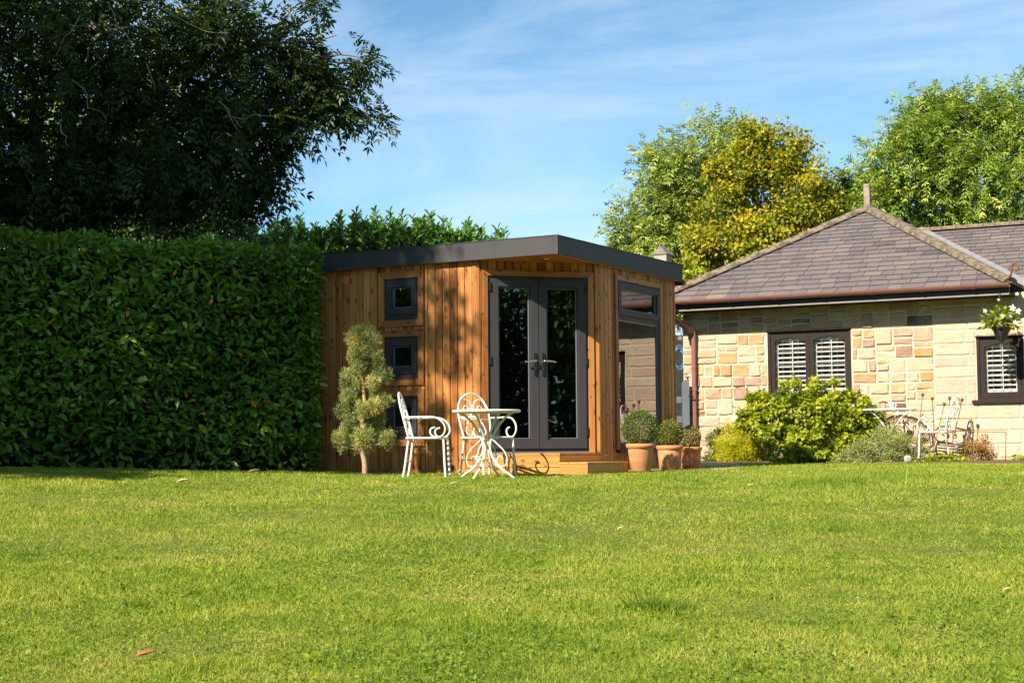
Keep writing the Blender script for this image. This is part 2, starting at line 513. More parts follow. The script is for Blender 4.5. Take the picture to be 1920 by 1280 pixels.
M['maple'] = leafmat('yellow_maple_leaf', [(0.0, (0.10, 0.145, 0.012)), (0.40, (0.26, 0.30, 0.020)), (0.75, (0.50, 0.42, 0.020)), (1.0, (0.66, 0.44, 0.03))], 0.5, 0.42, 0.3, (1, 1, 0.5))
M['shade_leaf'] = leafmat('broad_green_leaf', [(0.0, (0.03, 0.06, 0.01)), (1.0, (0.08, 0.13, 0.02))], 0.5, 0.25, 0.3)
M['shrub'] = leafmat('lime_shrub_leaf', [(0.0, (0.1307, 0.2026, 0.0131)), (0.5, (0.3136, 0.3790, 0.0209)), (0.9, (0.5489, 0.5489, 0.0458)), (1.0, (0.6534, 0.4704, 0.1045))], 0.5, 0.4, 0.35, (1, 1, 0.5))
M['goldjuniper'] = leafmat('golden_juniper', [(0.0, (0.2400, 0.3000, 0.0120)), (0.6, (0.5700, 0.5550, 0.0180)), (1.0, (0.7500, 0.6900, 0.0450))], 0.6, 0.3, 0.2)
M['bluejuniper'] = leafmat('blue_green_juniper', [(0.0, (0.1450, 0.2040, 0.0778)), (0.6, (0.3767, 0.4200, 0.1457)), (1.0, (0.6955, 0.6240, 0.2138))], 0.65, 0.2, 0.2)
M['juniper'] = leafmat('grey_green_juniper', [(0.0, (0.1599, 0.2070, 0.0823)), (0.55, (0.3576, 0.3952, 0.1369)), (0.92, (0.6778, 0.6492, 0.1918)), (1.0, (0.7154, 0.3763, 0.1279))], 0.65, 0.2, 0.2)
M['box'] = leafmat('box_leaf', [(0.0, (0.0375, 0.0750, 0.0100)), (0.5, (0.0938, 0.1562, 0.0175)), (1.0, (0.2500, 0.2937, 0.0375))], 0.42, 0.28, 0.45)
M['box_yellow'] = leafmat('yellowing_box_leaf', [(0.0, (0.07, 0.095, 0.012)), (0.5, (0.17, 0.185, 0.025)), (0.85, (0.32, 0.30, 0.05)), (1.0, (0.42, 0.26, 0.09))], 0.5, 0.28, 0.4)
M['box_dry'] = leafmat('dry_box_leaf', [(0.0, (0.14, 0.14, 0.035)), (0.5, (0.31, 0.255, 0.085)), (1.0, (0.48, 0.33, 0.16))], 0.6, 0.25, 0.3)
M['tan'] = leafmat('tan_shrub_leaf', [(0.0, (0.22, 0.13, 0.04)), (0.6, (0.42, 0.28, 0.09)), (1.0, (0.56, 0.42, 0.16))], 0.7, 0.25, 0.2)
M['clover'] = leafmat('clover_leaf', [(0.0, (0.1134, 0.1980, 0.0192)), (1.0, (0.3240, 0.4224, 0.0480))], 0.5, 0.35, 0.3)
M['grass'] = leafmat('grass_blade', [(0.0, (0.090, 0.165, 0.013)), (0.3, (0.190, 0.300, 0.025)), (0.60, (0.345, 0.410, 0.045)), (0.85, (0.510, 0.490, 0.105)), (1.0, (0.60, 0.50, 0.22))],
                     0.55, 0.42, 0.25, (1, 1, 0.45), patch=(0.9, 0.5))

# ------------------------------------------------------------------ foliage builder
def unit(a):
    return a / np.maximum(np.linalg.norm(a, axis=1, keepdims=True), 1e-9)

def rand_dirs(n, r=rng):
    return unit(r.normal(size=(n, 3)))

def leaves_mesh(name, c, ax, nm, ln, wd, rnd, shape='diamond', fold=0.25, curl=0.0):
    """c: leaf bases, ax: leaf axes, nm: upper sides, ln/wd: sizes, rnd: colour value of each leaf"""
    n = len(c)
    ax = unit(ax); side = unit(np.cross(ax, nm)); nm = np.cross(side, ax)
    ln = np.broadcast_to(np.asarray(ln, float), (n,))[:, None]; wd = np.broadcast_to(np.asarray(wd, float), (n,))[:, None]
    if shape == 'diamond':
        prof = [(0, 0, 0), (0.45, 0.5, fold), (1, 0, -curl), (0.45, -0.5, fold)]
        faces = [(0, 1, 2), (0, 2, 3)]
    elif shape == 'oval':
        prof = [(0, 0, 0), (0.26, 0.42, fold*0.8), (0.64, 0.46, fold*0.8-curl*0.3), (1.0, 0, -curl), (0.64, -0.46, fold*0.8-curl*0.3), (0.26, -0.42, fold*0.8), (0.45, 0, -fold*0.3)]
        faces = [(0, 1, 6), (1, 2, 6), (2, 3, 6), (3, 4, 6), (4, 5, 6), (5, 0, 6)]
    elif shape == 'paddle':
        prof = [(0, 0, 0), (0.38, 0.34, fold*0.7), (0.74, 0.48, fold*0.8-curl*0.3), (0.95, 0.2, -curl*.6), (1.0, 0, -curl), (0.95, -0.2, -curl*.6), (0.74, -0.48, fold*0.8-curl*0.3), (0.38, -0.34, fold*0.7), (0.6, 0, -fold*0.3)]
        faces = [(0, 1, 8), (1, 2, 8), (2, 3, 8), (3, 4, 8), (4, 5, 8), (5, 6, 8), (6, 7, 8), (7, 0, 8)]
    elif shape == 'blade':
        prof = [(0, 0.5, 0), (0, -0.5, 0), (0.55, -0.38, curl*0.35), (0.55, 0.38, curl*0.35), (1, 0, curl)]
        faces = [(0, 1, 2, 3), (3, 2, 4)]
    elif shape == 'tri':
        prof = [(0, 0.5, 0), (0, -0.5, 0), (1, 0, curl)]
        faces = [(0, 1, 2)]
    elif shape == 'maple':
        prof = [(0, 0, 0), (0.15, 0.5, fold), (0.45, 0.26, 0.05), (0.7, 0.48, fold), (0.72, 0.15, 0), (1, 0, -curl),
                (0.72, -0.15, 0), (0.7, -0.48, fold), (0.45, -0.26, 0.05), (0.15, -0.5, fold)]
        faces = [(0, 1, 2), (2, 3, 4), (0, 2, 4, 5), (0, 5, 6, 8), (8, 6, 7), (0, 8, 9)]
    k = len(prof)
    V = np.empty((n, k, 3), np.float32)
    for i, (a, s, h) in enumerate(prof):
        zl = ln if shape in ('blade', 'tri') else wd
        V[:, i] = c + ax*(a*ln) + side*(s*wd) + nm*(h*zl)
    V = V.reshape(-1, 3)
    me = bpy.data.meshes.new(name)
    loops = []; starts = []; tot = 0
    sizes = [len(f) for f in faces]
    fl = np.concatenate([np.array(f) for f in faces])
    Lp = (np.arange(n)[:, None]*k + fl[None, :]).reshape(-1)
    st = np.cumsum([0] + sizes[:-1])
    per = len(fl)
    S = (np.arange(n)[:, None]*per + st[None, :]).reshape(-1)
    me.vertices.add(n*k); me.vertices.foreach_set('co', V.reshape(-1))
    me.loops.add(len(Lp)); me.loops.foreach_set('vertex_index', Lp.astype(np.int32))
    me.polygons.add(len(S)); me.polygons.foreach_set('loop_start', S.astype(np.int32))
    me.polygons.foreach_set('loop_total', np.tile(sizes, n).astype(np.int32))
    me.update(calc_edges=True)
    at_ = me.attributes.new('rnd', 'FLOAT', 'POINT')
    at_.data.foreach_set('value', np.repeat(np.asarray(rnd, np.float32), k))
    return me

def compound(c, ax, up, n_pairs, length, leaflet, r):
    """pinnate leaves: returns leaflet bases, axes, normals"""
    ax = unit(ax); side = unit(np.cross(ax, up)); nm = np.cross(side, ax)
    n = len(c)
    C, A, N, O = [], [], [], []
    for p in range(n_pairs):
        t = 0.3 + 0.7*p/max(n_pairs-1, 1)
        drop = -0.22*t*t
        base = c + ax*(length*t)[:, None] + np.array([0, 0, 1])*(drop*length)[:, None]
        for s in (-1, 1):
            d = ax*0.65 + side*s*0.85 + np.array([0, 0, -0.30]) + r.normal(scale=0.18, size=(n, 3))
            C.append(base); A.append(d); N.append(nm + r.normal(scale=0.3, size=(n, 3))); O.append(np.arange(n))
    C.append(c + ax*length[:, None] + np.array([0, 0, -0.22])*length[:, None]); A.append(ax + np.array([0, 0, -0.4])); N.append(nm); O.append(np.arange(n))
    return np.concatenate(C), np.concatenate(A), np.concatenate(N), np.concatenate(O)

def blob_points(blobs, n, r, shell=0.55):
    """points in a set of ellipsoids (cx,cy,cz,rx,ry,rz), nearer the skin than the middle"""
    vol = np.array([(b[3]*b[4]*b[5])**(2/3) for b in blobs]); vol /= vol.sum()
    idx = r.choice(len(blobs), n, p=vol)
    B = np.array(blobs)[idx]
    d = rand_dirs(n, r)
    rad = (shell + (1-shell)*r.random(n))[:, None] * (0.88 + 0.2*r.random(n))[:, None]
    return B[:, :3] + d*B[:, 3:]*rad, d, idx

def limb(mb, p0, p1, r0, r1, r, wob=0.08, n=7, seg=6, sag=0.0):
    p0 = Vector(p0); p1 = Vector(p1)
    l = (p1-p0).length
    pts = []
    for i in range(n):
        t = i/(n-1)
        p = p0.lerp(p1, t)
        if 0 < i < n-1:
            p += Vector(r.normal(scale=wob*l*0.35, size=3).tolist())
        p.z += math.sin(t*math.pi)*sag*l
        pts.append(p)
    pts = crom(pts, 3)
    m = len(pts)
    mb.tube(pts, [r0 + (r1-r0)*i/(m-1) for i in range(m)], seg)
    return pts

def broad_tree(name, label, cat, base, blobs, n_clusters, per, leaflet, lw, pairs, length, leaf_mat, bark, trunk_r, seed, group=None, clr=0.35,
               simple=False, shell=0.5, csize=0.32, sub_limbs=26, clump=0):
    r = np.random.default_rng(seed)
    root = empty(name, base, 0, label, cat, group)
    b0 = np.array(base)
    P, D, idx = blob_points(blobs, n_clusters, r, shell)
    if clump:
        # gather the clusters into tufts with gaps between them
        T, TD, ti = blob_points(blobs, clump, r, max(shell, .5))
        pick = r.integers(0, clump, n_clusters)
        rad = np.array([b[3] for b in blobs])[ti][pick]
        P = T[pick] + r.normal(size=(n_clusters, 3))*(rad*0.20)[:, None]*np.array([1, 1, .6])
        D = TD[pick]; idx = ti[pick]
    # trunk and limbs
    mb = MB()
    cz = np.mean([b[2] for b in blobs]); cx = np.mean([b[0] for b in blobs]); cy = np.mean([b[1] for b in blobs])
    top = Vector((cx, cy, cz)) - Vector(base)
    tp = limb(mb, (0, 0, -0.3), top, trunk_r, trunk_r*0.35, r, 0.05, 8, 9)
    for b in blobs:
        q = Vector(b[:3]) - Vector(base)
        st = tp[int(len(tp)*(0.35 + 0.4*r.random()))]
        lp = limb(mb, st, q, trunk_r*0.42, trunk_r*0.10, r, 0.10, 6, 6, 0.05)
    for k in r.choice(len(P), min(sub_limbs, len(P)), replace=False):
        q = Vector(P[k]) - Vector(base)
        b = blobs[idx[k]]
        st = (Vector(b[:3]) - Vector(base)).lerp(q, 0.05)
        limb(mb, st, q, trunk_r*0.13, trunk_r*0.03, r, 0.14, 5, 4, 0.04)
    mb.build('trunk', bark, root, True)
    # leaves
    crnd = r.random(n_clusters)
    cl = np.repeat(np.arange(n_clusters), per)
    n = len(cl)
    bs = np.minimum(1.0, np.array([b[3] for b in blobs])[idx]/(csize*2.4))
    cen = P[cl] + r.normal(scale=csize, size=(n, 3))*np.array([1, 1, 0.75])*bs[cl][:, None]
    out = D[cl]
    if simple:
        ax = unit(out*0.5 + r.normal(size=(n, 3))*0.9 + np.array([0, 0, -0.35]))
        nm = unit(out*0.7 + r.normal(size=(n, 3))*0.5 + np.array([0, 0, 0.7]))
        rn = np.clip(crnd[cl]*0.55 + r.random(n)*0.45, 0, 1)
        ln = leaflet*(0.7 + 0.6*r.random(n)); wd = lw*(0.7 + 0.6*r.random(n))
        C, A, N = cen, ax, nm
        shp = 'maple' if simple == 'maple' else 'diamond'
    else:
        ax = unit(out*0.75 + r.normal(size=(n, 3))*0.7 + np.array([0, 0, -0.25]))
        up = unit(np.array([0, 0, 1.0]) + r.normal(size=(n, 3))*0.35)
        lens = length*(0.7 + 0.6*r.random(n))
        C, A, N, O = compound(cen, ax, up, pairs, lens, leaflet, r)
        rn = np.clip(crnd[cl][O]*0.5 + r.random(n)[O]*0.35 + r.random(len(O))*0.15, 0, 1)
        ln = leaflet*(0.75 + 0.5*r.random(len(O))); wd = lw*(0.75 + 0.5*r.random(len(O)))
        shp = 'diamond'
    me = leaves_mesh('crown', C - b0, A, N, ln, wd, rn, shp, 0.18, 0.15)
    link('crown', me, leaf_mat, root)
    return root

# ================================================================== GROUND
def axis_steps(lo, hi, fine_lo, fine_hi, fine, far):
    a = list(np.arange(fine_lo, fine_hi + 1e-6, fine))
    s = fine; x = fine_lo
    left = []
    while x > lo:
        s *= 1.35; x -= s; left.append(max(x, lo))
    s = fine; x = fine_hi
    right = []
    while x < hi:
        s *= 1.35; x += s; right.append(min(x, hi))
    return np.array(left[::-1] + a + right)
xs = axis_steps(-600, 600, -10, 12, 0.4, 0)
ys = axis_steps(-600, 900, 0, 30, 0.4, 0)
X, Y = np.meshgrid(xs, ys)
Z = G(X, Y)
nx, ny = len(xs), len(ys)
gv = np.stack([X, Y, Z], -1).reshape(-1, 3)
gi = np.arange(nx*ny).reshape(ny, nx)
gf = np.stack([gi[:-1, :-1], gi[:-1, 1:], gi[1:, 1:], gi[1:, :-1]], -1).reshape(-1, 4)
gm = bpy.data.meshes.new('lawn')
gm.from_pydata(gv.tolist(), [], gf.tolist())
gm.polygons.foreach_set('use_smooth', [True]*len(gm.polygons))
m, nt, b, l = mat('turf')
ge = nt.nodes.new('ShaderNodeNewGeometry')
n1 = noise(nt, ge.outputs['Position'], 1.1, 5, 0.6)
n2 = noise(nt, ge.outputs['Position'], 60, 4, 0.6)
c1 = ramp(nt, n1.outputs['Fac'], [(0.3, (0.10, 0.15, 0.02)), (0.7, (0.19, 0.21, 0.035))])
l.new(mixc(nt, math_(nt, 'MULTIPLY', n2.outputs['Fac'], 0.6), c1, (0.085, 0.085, 0.025)), b.inputs['Base Color'])
b.inputs['Roughness'].default_value = 1.0
b.inputs['Specular IOR Level'].default_value = 0.1
bump(nt, b, n2.outputs['Fac'], 0.8, 0.03)
prop(link('lawn', gm, m), kind='structure')

def planter_mask(x, y):
    """places without turf: under the cabin, deck, pots, house border"""
    lx = (x-0.509)*0.8704 - (y-17.44)*0.4924
    ly = (x-0.509)*0.4924 + (y-17.44)*0.8704
    cab = (lx > -3.5) & (lx < 0.0) & (ly > 0.02) & (ly < 3.6)
    hx = (x-2.67)*0.887 - (y-24.9)*0.462
    hy = (x-2.67)*0.462 + (y-24.9)*0.887
    bed = (hy > -1.15) & (hx > -1.5)
    hed = (y > 18.35 - 0.42*np.clip(-x-2.2, 0, 9)) & (x < -2.15)
    tree = ((x+1.625)**2 + ((y-17.5)*1.3)**2) < 0.19**2
    path = (x > 0.9) & (y > 19.2) & (hx < -0.2)
    return ~(cab | bed | hed | tree | path)

def grass_patch(n_try, y0, y1, r, wf, hf, shape):
    u = r.random(n_try)
    y = y0*(y1/y0)**u                      # density falls off with distance
    half = 0.345*y + 0.9
    x = (r.random(n_try)*2-1)*half
    keep = r.random(n_try) < half/(0.345*y1+0.9)
    keep &= planter_mask(x, y)
    x, y = x[keep], y[keep]
    n = len(x)
    z = G(x, y)
    pat = np.sin(x*2.1+y*0.7)*np.sin(y*1.7-x*0.6) + 0.7*np.sin(x*5.3+1.2+y*1.1)*np.sin(y*4.1+x*0.9)
    h = hf*(0.50 + 1.0*r.random(n)**2)*(1 + 0.34*pat)
    for tx, ty, tr, th in TUFTS:
        h *= 1 + th*np.exp(-(((x-tx)/tr)**2 + ((y-ty)/(tr*0.8))**2))
    lean = r.normal(scale=0.75, size=(n, 2))
    ax = np.stack([lean[:, 0], lean[:, 1], np.ones(n)], -1)
    nm = np.stack([r.normal(scale=0.9, size=n), -0.9 + r.normal(scale=0.9, size=n), 0.05*np.ones(n)], -1)
    w = wf*y*(0.7 + 0.6*r.random(n))
    rn = np.clip(r.beta(1.5, 1.7, n), 0, 1)
    for tx, ty, tr, th in TUFTS:
        rn -= 0.25*th*np.exp(-(((x-tx)/tr)**2 + ((y-ty)/(tr*0.8))**2))
    rn = np.clip(rn, 0, 1)
    c = np.stack([x, y, z-0.004], -1)
    return c, ax, nm, h, w, rn
def ground_d(py, px=960):
    lo, hi = 3.0, 19.0
    for _ in range(50):
        m_ = (lo+hi)/2
        p = at(px, py, m_)
        if p.z > Gf(p.x, p.y): lo = m_
        else: hi = m_
    return lo
TUFTS = []
for px, py, d, tr, th in ((1240, 1145, 7.0, 0.11, 2.3), (1195, 1145, 7.0, 0.08, 1.6), (1295, 1140, 7.2, 0.08, 1.3), (420, 1250, 5.6, 0.16, 1.5), (1010, 1010, 10.5, 0.2, 0.8), (1000, 1060, 9.0, 0.25, 0.5),
                          (330, 1260, 5.4, 0.2, 0.7), (1880, 1150, 7, 0.3, 0.5), (1560, 905, 16.5, 0.9, 0.7), (1330, 900, 17, 0.8, 0.6), (1800, 900, 17, 0.8, 0.8)):
    p = at(px, py, ground_d(py, px))
    TUFTS.append((p.x, p.y, tr, th))
rt = random.Random(9)
for _ in range(70):
    yy = 4.6*(14.0/4.6)**rt.random()
    TUFTS.append((rt.uniform(-.36, .36)*yy, yy, rt.uniform(.04, .11), rt.uniform(.5, 1.3)))
r = np.random.default_rng(3)
g1 = grass_patch(640000, 4.3, 9.0, r, 0.00058, 0.022, 'blade')
me = leaves_mesh('grass', g1[0], g1[1], g1[2], g1[3], g1[4], g1[5], 'blade', 0, 0.22)
prop(link('grass', me, M['grass']), 'short sunlit lawn grass nearest the viewer', 'grass', kind='stuff')
g2 = grass_patch(700000, 8.9, 24.0, r, 0.00062, 0.027, 'tri')
me = leaves_mesh('grass', g2[0], g2[1], g2[2], g2[3], g2[4], g2[5], 'tri', 0, 0.15)
prop(link('grass', me, M['grass']), 'lawn grass rising to the cabin and stone house', 'grass', kind='stuff')

# clover and other low broad leaves, in patches
r = np.random.default_rng(5)
n = 20000
cx_ = r.uniform(-4.5, 4.5, 240); cy_ = 4.6*(15.5/4.6)**r.random(240)
ci = r.integers(0, 240, n)
x = cx_[ci]*(cy_[ci]/11)+r.normal(scale=.17, size=n); y = cy_[ci]+r.normal(scale=.22, size=n)
ok = planter_mask(x, y) & (y > 4.3)
x, y = x[ok], y[ok]; n = len(x)
me = leaves_mesh('clover', np.stack([x, y, G(x, y)+.010+.012*r.random(n)], -1), np.stack([r.normal(size=n), r.normal(size=n), .25*np.ones(n)], -1), np.stack([r.normal(scale=.3, size=n), -.3+r.normal(scale=.3, size=n), np.ones(n)], -1),
                 .017*(.7+.6*r.random(n)), .013*(.7+.6*r.random(n)), r.random(n)*.5, 'oval', .15, .1)
prop(link('clover', me, M['clover']), 'small clover leaves in dark patches of the lawn', 'clover', kind='stuff')

# soil strip along the house and under the small juniper
HO = Vector((2.67, 24.9, 0)); HR = -R(27.5)
HM = Matrix.Translation((2.67, 24.9, 0)) @ Matrix.Rotation(HR, 4, 'Z')
def hw(t, y, z=0.0):
    return HM @ Vector((t, y, z))
mb = MB()
nT = 40
prev = None
vs = []; fs = []
for i in range(nT):
    t = -1.4 + 9.0*i/(nT-1)
    for j, yy in enumerate((-1.13, -0.8, -0.4, 0.0)):
        p = hw(t, yy)
        vs.append((p.x, p.y, Gf(p.x, p.y) + (0.0 if j == 0 else 0.035) + random.uniform(-.01, .01)))
    if i:
        for j in range(3):
            a = (i-1)*4+j
            fs.append((a, a+4, a+5, a+1))
mb.add(vs, fs)
prop(mb.build('flower_bed', M['soil'], None, True), kind='structure')
bm_ = MB()
vs = [(0, 0, 0.035)]; fs = []
for k in range(20):
    a = 2*math.pi*k/20
    rr = 0.19*(1+random.uniform(-.15, .15))
    vs.append((rr*math.cos(a), rr*math.sin(a)*0.8, 0.002))
fs = [(0, k+1, (k+1) % 20 + 1) for k in range(20)]
bm_.add(vs, fs)
o = bm_.build('soil_patch', M['soil'], None, True)
o.location = (-1.625, 17.5, Gf(-1.625, 17.5))
prop(o, kind='structure')
# paving between the cabin and the house
mb = MB(); vs = []; fs = []
pv = [(0.85, 18.6), (1.6, 18.2), (2.5, 18.9), (3.0, 20.5), (3.2, 23.3), (2.6, 25.2), (1.2, 27.0), (0.6, 27.0), (0.6, 24.0)]
vs = [(p[0], p[1], Gf(*p)+0.012) for p in pv]
mb.add(vs, [tuple(range(len(pv)))])
prop(mb.build('paving', M['slab']), kind='structure')

# ================================================================== CABIN
CM = Matrix.Translation((0.509, 17.44, 0)) @ Matrix.Rotation(-R(29.5), 4, 'Z')
cab = empty('garden_cabin', (0.509, 17.44, 0), -R(29.5), 'timber clad garden cabin with flat grey roof and French doors across its cut corner', 'cabin')
A = Vector((-1.10, 0.08, 0)); B = Vector((-0.08, 1.16, 0))
XL = -3.35; YB = 3.345; ZT = 2.405; ZB = 0.045
def frame_at(o, d):
    d = d.normalized()
    inn = Vector((-d.y, d.x, 0))
    m = Matrix.Identity(4)
    m.col[0][:3] = d; m.col[1][:3] = inn; m.col[2][:3] = (0, 0, 1); m.col[3][:3] = o
    return m
FL = frame_at(Vector((XL, 0.08, 0)), Vector((1, 0, 0)))
FD = frame_at(A, B-A)
FR = frame_at(B, Vector((0, 1, 0)))
LD = (B-A).length
WIN = [(-2.338-XL, -1.865-XL, 1.775, 2.264), (-2.338-XL, -1.865-XL, 1.09, 1.582), (-2.338-XL, -1.865-XL, 0.39, 0.888)]
DOOR = (0.138, 1.348, 0.222, 2.24)
RW = (1.629-1.16, 2.852-1.16, 0.25, 2.262)
LWL = A.x - XL; LWR = YB - B.y

def lining(F, length, holes, name):
    """inner wall behind the cladding, with openings"""
    mb = MB()
    cuts = sorted(holes)
    x = 0.0
    xs_ = sorted(set([h[0] for h in cuts] + [h[1] for h in cuts]))
    edges = [0.0] + xs_ + [length]
    for a, b_ in zip(edges[:-1], edges[1:]):
        hs = sorted([h for h in cuts if h[0] <= a+1e-6 and h[1] >= b_-1e-6], key=lambda h: h[2])
        z = ZB
        for h in hs:
            if h[2] > z: mb.box(a, b_, 0.03, 0.11, z, h[2], F)
            z = h[3]
        mb.box(a, b_, 0.03, 0.11, z, ZT, F)
    return mb.build(name, M['lining'], cab)

wall_l = lining(FL, LWL, WIN, 'wall')
wall_d = lining(FD, LD, [DOOR], 'wall')
wall_r = lining(FR, LWR, [RW], 'wall')
mb = MB()
mb.box(XL, XL+0.11, 0.19, YB, ZB, ZT); mb.box(XL+.11, -0.19, YB-0.11, YB, ZB, ZT)
mb.build('wall', M['lining'], cab)
mb = MB(); mb.poly([(XL+.02, .20), (-1.06, .20), (-.20, 1.20), (-.20, YB-.02), (XL+.02, YB-.02)], 0.10, 0.20, Matrix(((1,0,0,0),(0,0,1,0),(0,1,0,0),(0,0,0,1))))
mb.build('floor_panel', M['carpet'], cab)

BOARDS = {}
def board_mesh(w, h):
    key = (round(w, 3), round(h, 3))
    if key not in BOARDS:
        g = 0.0035; c = 0.006
        pts = [(g, 0.028), (g, 0.008), (g+c, 0.0), (w-g-c, 0.0), (w-g, 0.008), (w-g, 0.028)]
        vs = [(p[0], p[1], 0) for p in pts] + [(p[0], p[1], h) for p in pts]
        n = len(pts)
        fs = [(i, i+1, i+1+n, i+n) for i in range(n-1)] + [tuple(range(n-1, -1, -1)), tuple(range(n, 2*n)), (n-1, 0, n, 2*n-1)]
        mb = MB().add(vs, fs)
        BOARDS[key] = mb.mesh('cladding_board')
        BOARDS[key].materials.append(M['clad'])
    return BOARDS[key]
def clad(F, length, holes, parent, pitch=0.1005, z0=ZB, z1=ZT, start=0.0):
    n = max(1, round((length-start)/pitch)); p = (length-start)/n
    for i in range(n):
        a = start + i*p; b_ = a+p
        hs = [h for h in holes if h[0] < b_-0.004 and h[1] > a+0.004]
        segs = []
        part = [h for h in hs if not (h[0] <= a+0.004 and h[1] >= b_-0.004)]
        # boards cut at an opening's edge
        subs = [(a, b_)]
        for h in part:
            c = h[0] if a < h[0] < b_ else h[1]
            subs = [(a, c), (c, b_)]
        for (sa, sb) in subs:
            if sb-sa < 0.012: continue
            z = z0
            for h in sorted([h for h in hs if h[0] <= sa+0.005 and h[1] >= sb-0.005], key=lambda h: h[2]):
                if h[2]-z > 0.008:
                    link('cladding_board', board_mesh(sb-sa, h[2]-z), None, parent, F @ Matrix.Translation((sa, 0, z)))
                z = h[3]
            if z1-z > 0.008:
                link('cladding_board', board_mesh(sb-sa, z1-z), None, parent, F @ Matrix.Translation((sa, 0, z)))
TW = 0.078
hl = [(w[0]-TW, w[1]+TW, w[2]-TW, w[3]+TW) for w in WIN]
clad(FL, LWL-0.045, hl, wall_l)
hd = [(DOOR[0]-0.068, DOOR[1]+0.068, ZB, DOOR[3]+0.068)]
clad(FD, LD-0.05, hd, wall_d, start=0.05)
hr = [(RW[0]-0.07, RW[1]+0.06, RW[2]-0.03, RW[3]+0.07)]
clad(FR, LWR-0.045, hr, wall_r, start=0.045)
# corner posts
def post(F, a, b_, z0=ZB):
    mb = MB(); mb.bbox(0, b_-a, -0.006, 0.03, 0, ZT-z0, 0.004)
    mb.build('corner_board', M['trim'], cab, matrix=F @ Matrix.Translation((a, 0, z0)))
post(FL, LWL-0.043, LWL+0.002); post(FD, 0.0, 0.048); post(FD, LD-0.048, LD); post(FR, 0.0, 0.043, 0.125); post(FR, LWR-0.043, LWR)
# mitred timber surrounds, one piece for each side
def surround(F, r, w, parent, bottom=True, top=True):
    x0, x1, z0, z1 = r
    o = [(x0-w, z0-w), (x1+w, z0-w), (x1+w, z1+w), (x0-w, z1+w)]
    i = [(x0, z0), (x1, z0), (x1, z1), (x0, z1)]
    if not bottom:
        o[0] = (x0-w, z0); o[1] = (x1+w, z0)
    for k in range(4):
        if k == 0 and not bottom: continue
        j = (k+1) % 4
        g = 0.0008
        cx = sum(p[0] for p in (o[k], o[j], i[j], i[k]))/4; cz = sum(p[1] for p in (o[k], o[j], i[j], i[k]))/4
        pts = [(cx+(p[0]-cx)*(1-g*4), cz+(p[1]-cz)*(1-g*4)) for p in (o[k], o[j], i[j], i[k])]
        mb = MB().poly([(p[0]-cx, p[1]-cz) for p in pts], -0.022, 0.03)
        mb.build('trim_board', M['trimh'] if k in (0, 2) else M['trim'], parent, matrix=F @ Matrix.Translation((cx, 0, cz)))
# ---- three small windows
for k, w in enumerate(WIN):
    x0, x1, z0, z1 = w
    mb = MB().ring(x0+.002, x1-.002, z0+.002, z1-.002, 0.028, -0.004, 0.075, FL, wb=0.058)
    win = mb.build('window', M['grey'], cab)
    surround(FL, w, TW-0.002, win)
    sx0, sx1, sz0, sz1 = x0+.030, x1-.030, z0+.062, z1-.030
    mb = MB().ring(sx0, sx1, sz0, sz1, 0.070, -0.014, 0.055, FL)
    mb.ring(sx0+.070, sx1-.070, sz0+.070, sz1-.070, 0.012, 0.004, 0.05, FL)
    sash = mb.build('sash', M['grey'], win)
    mb = MB().ring(sx0+.082, sx1-.082, sz0+.082, sz1-.082, 0.008, 0.018, 0.05, FL)
    mb.build('glazing_bead', M['bead'], win)
    mb = MB().box(sx0+.082, sx1-.082, 0.030, 0.036, sz0+.082, sz1-.082, FL)
    mb.build('pane', M['glass'], win)
    mb = MB().box(x0+.01, x1-.01, -0.028, 0.01, z0+.003, z0+.016, FL)
    mb.build('sill', M['grey'], win)
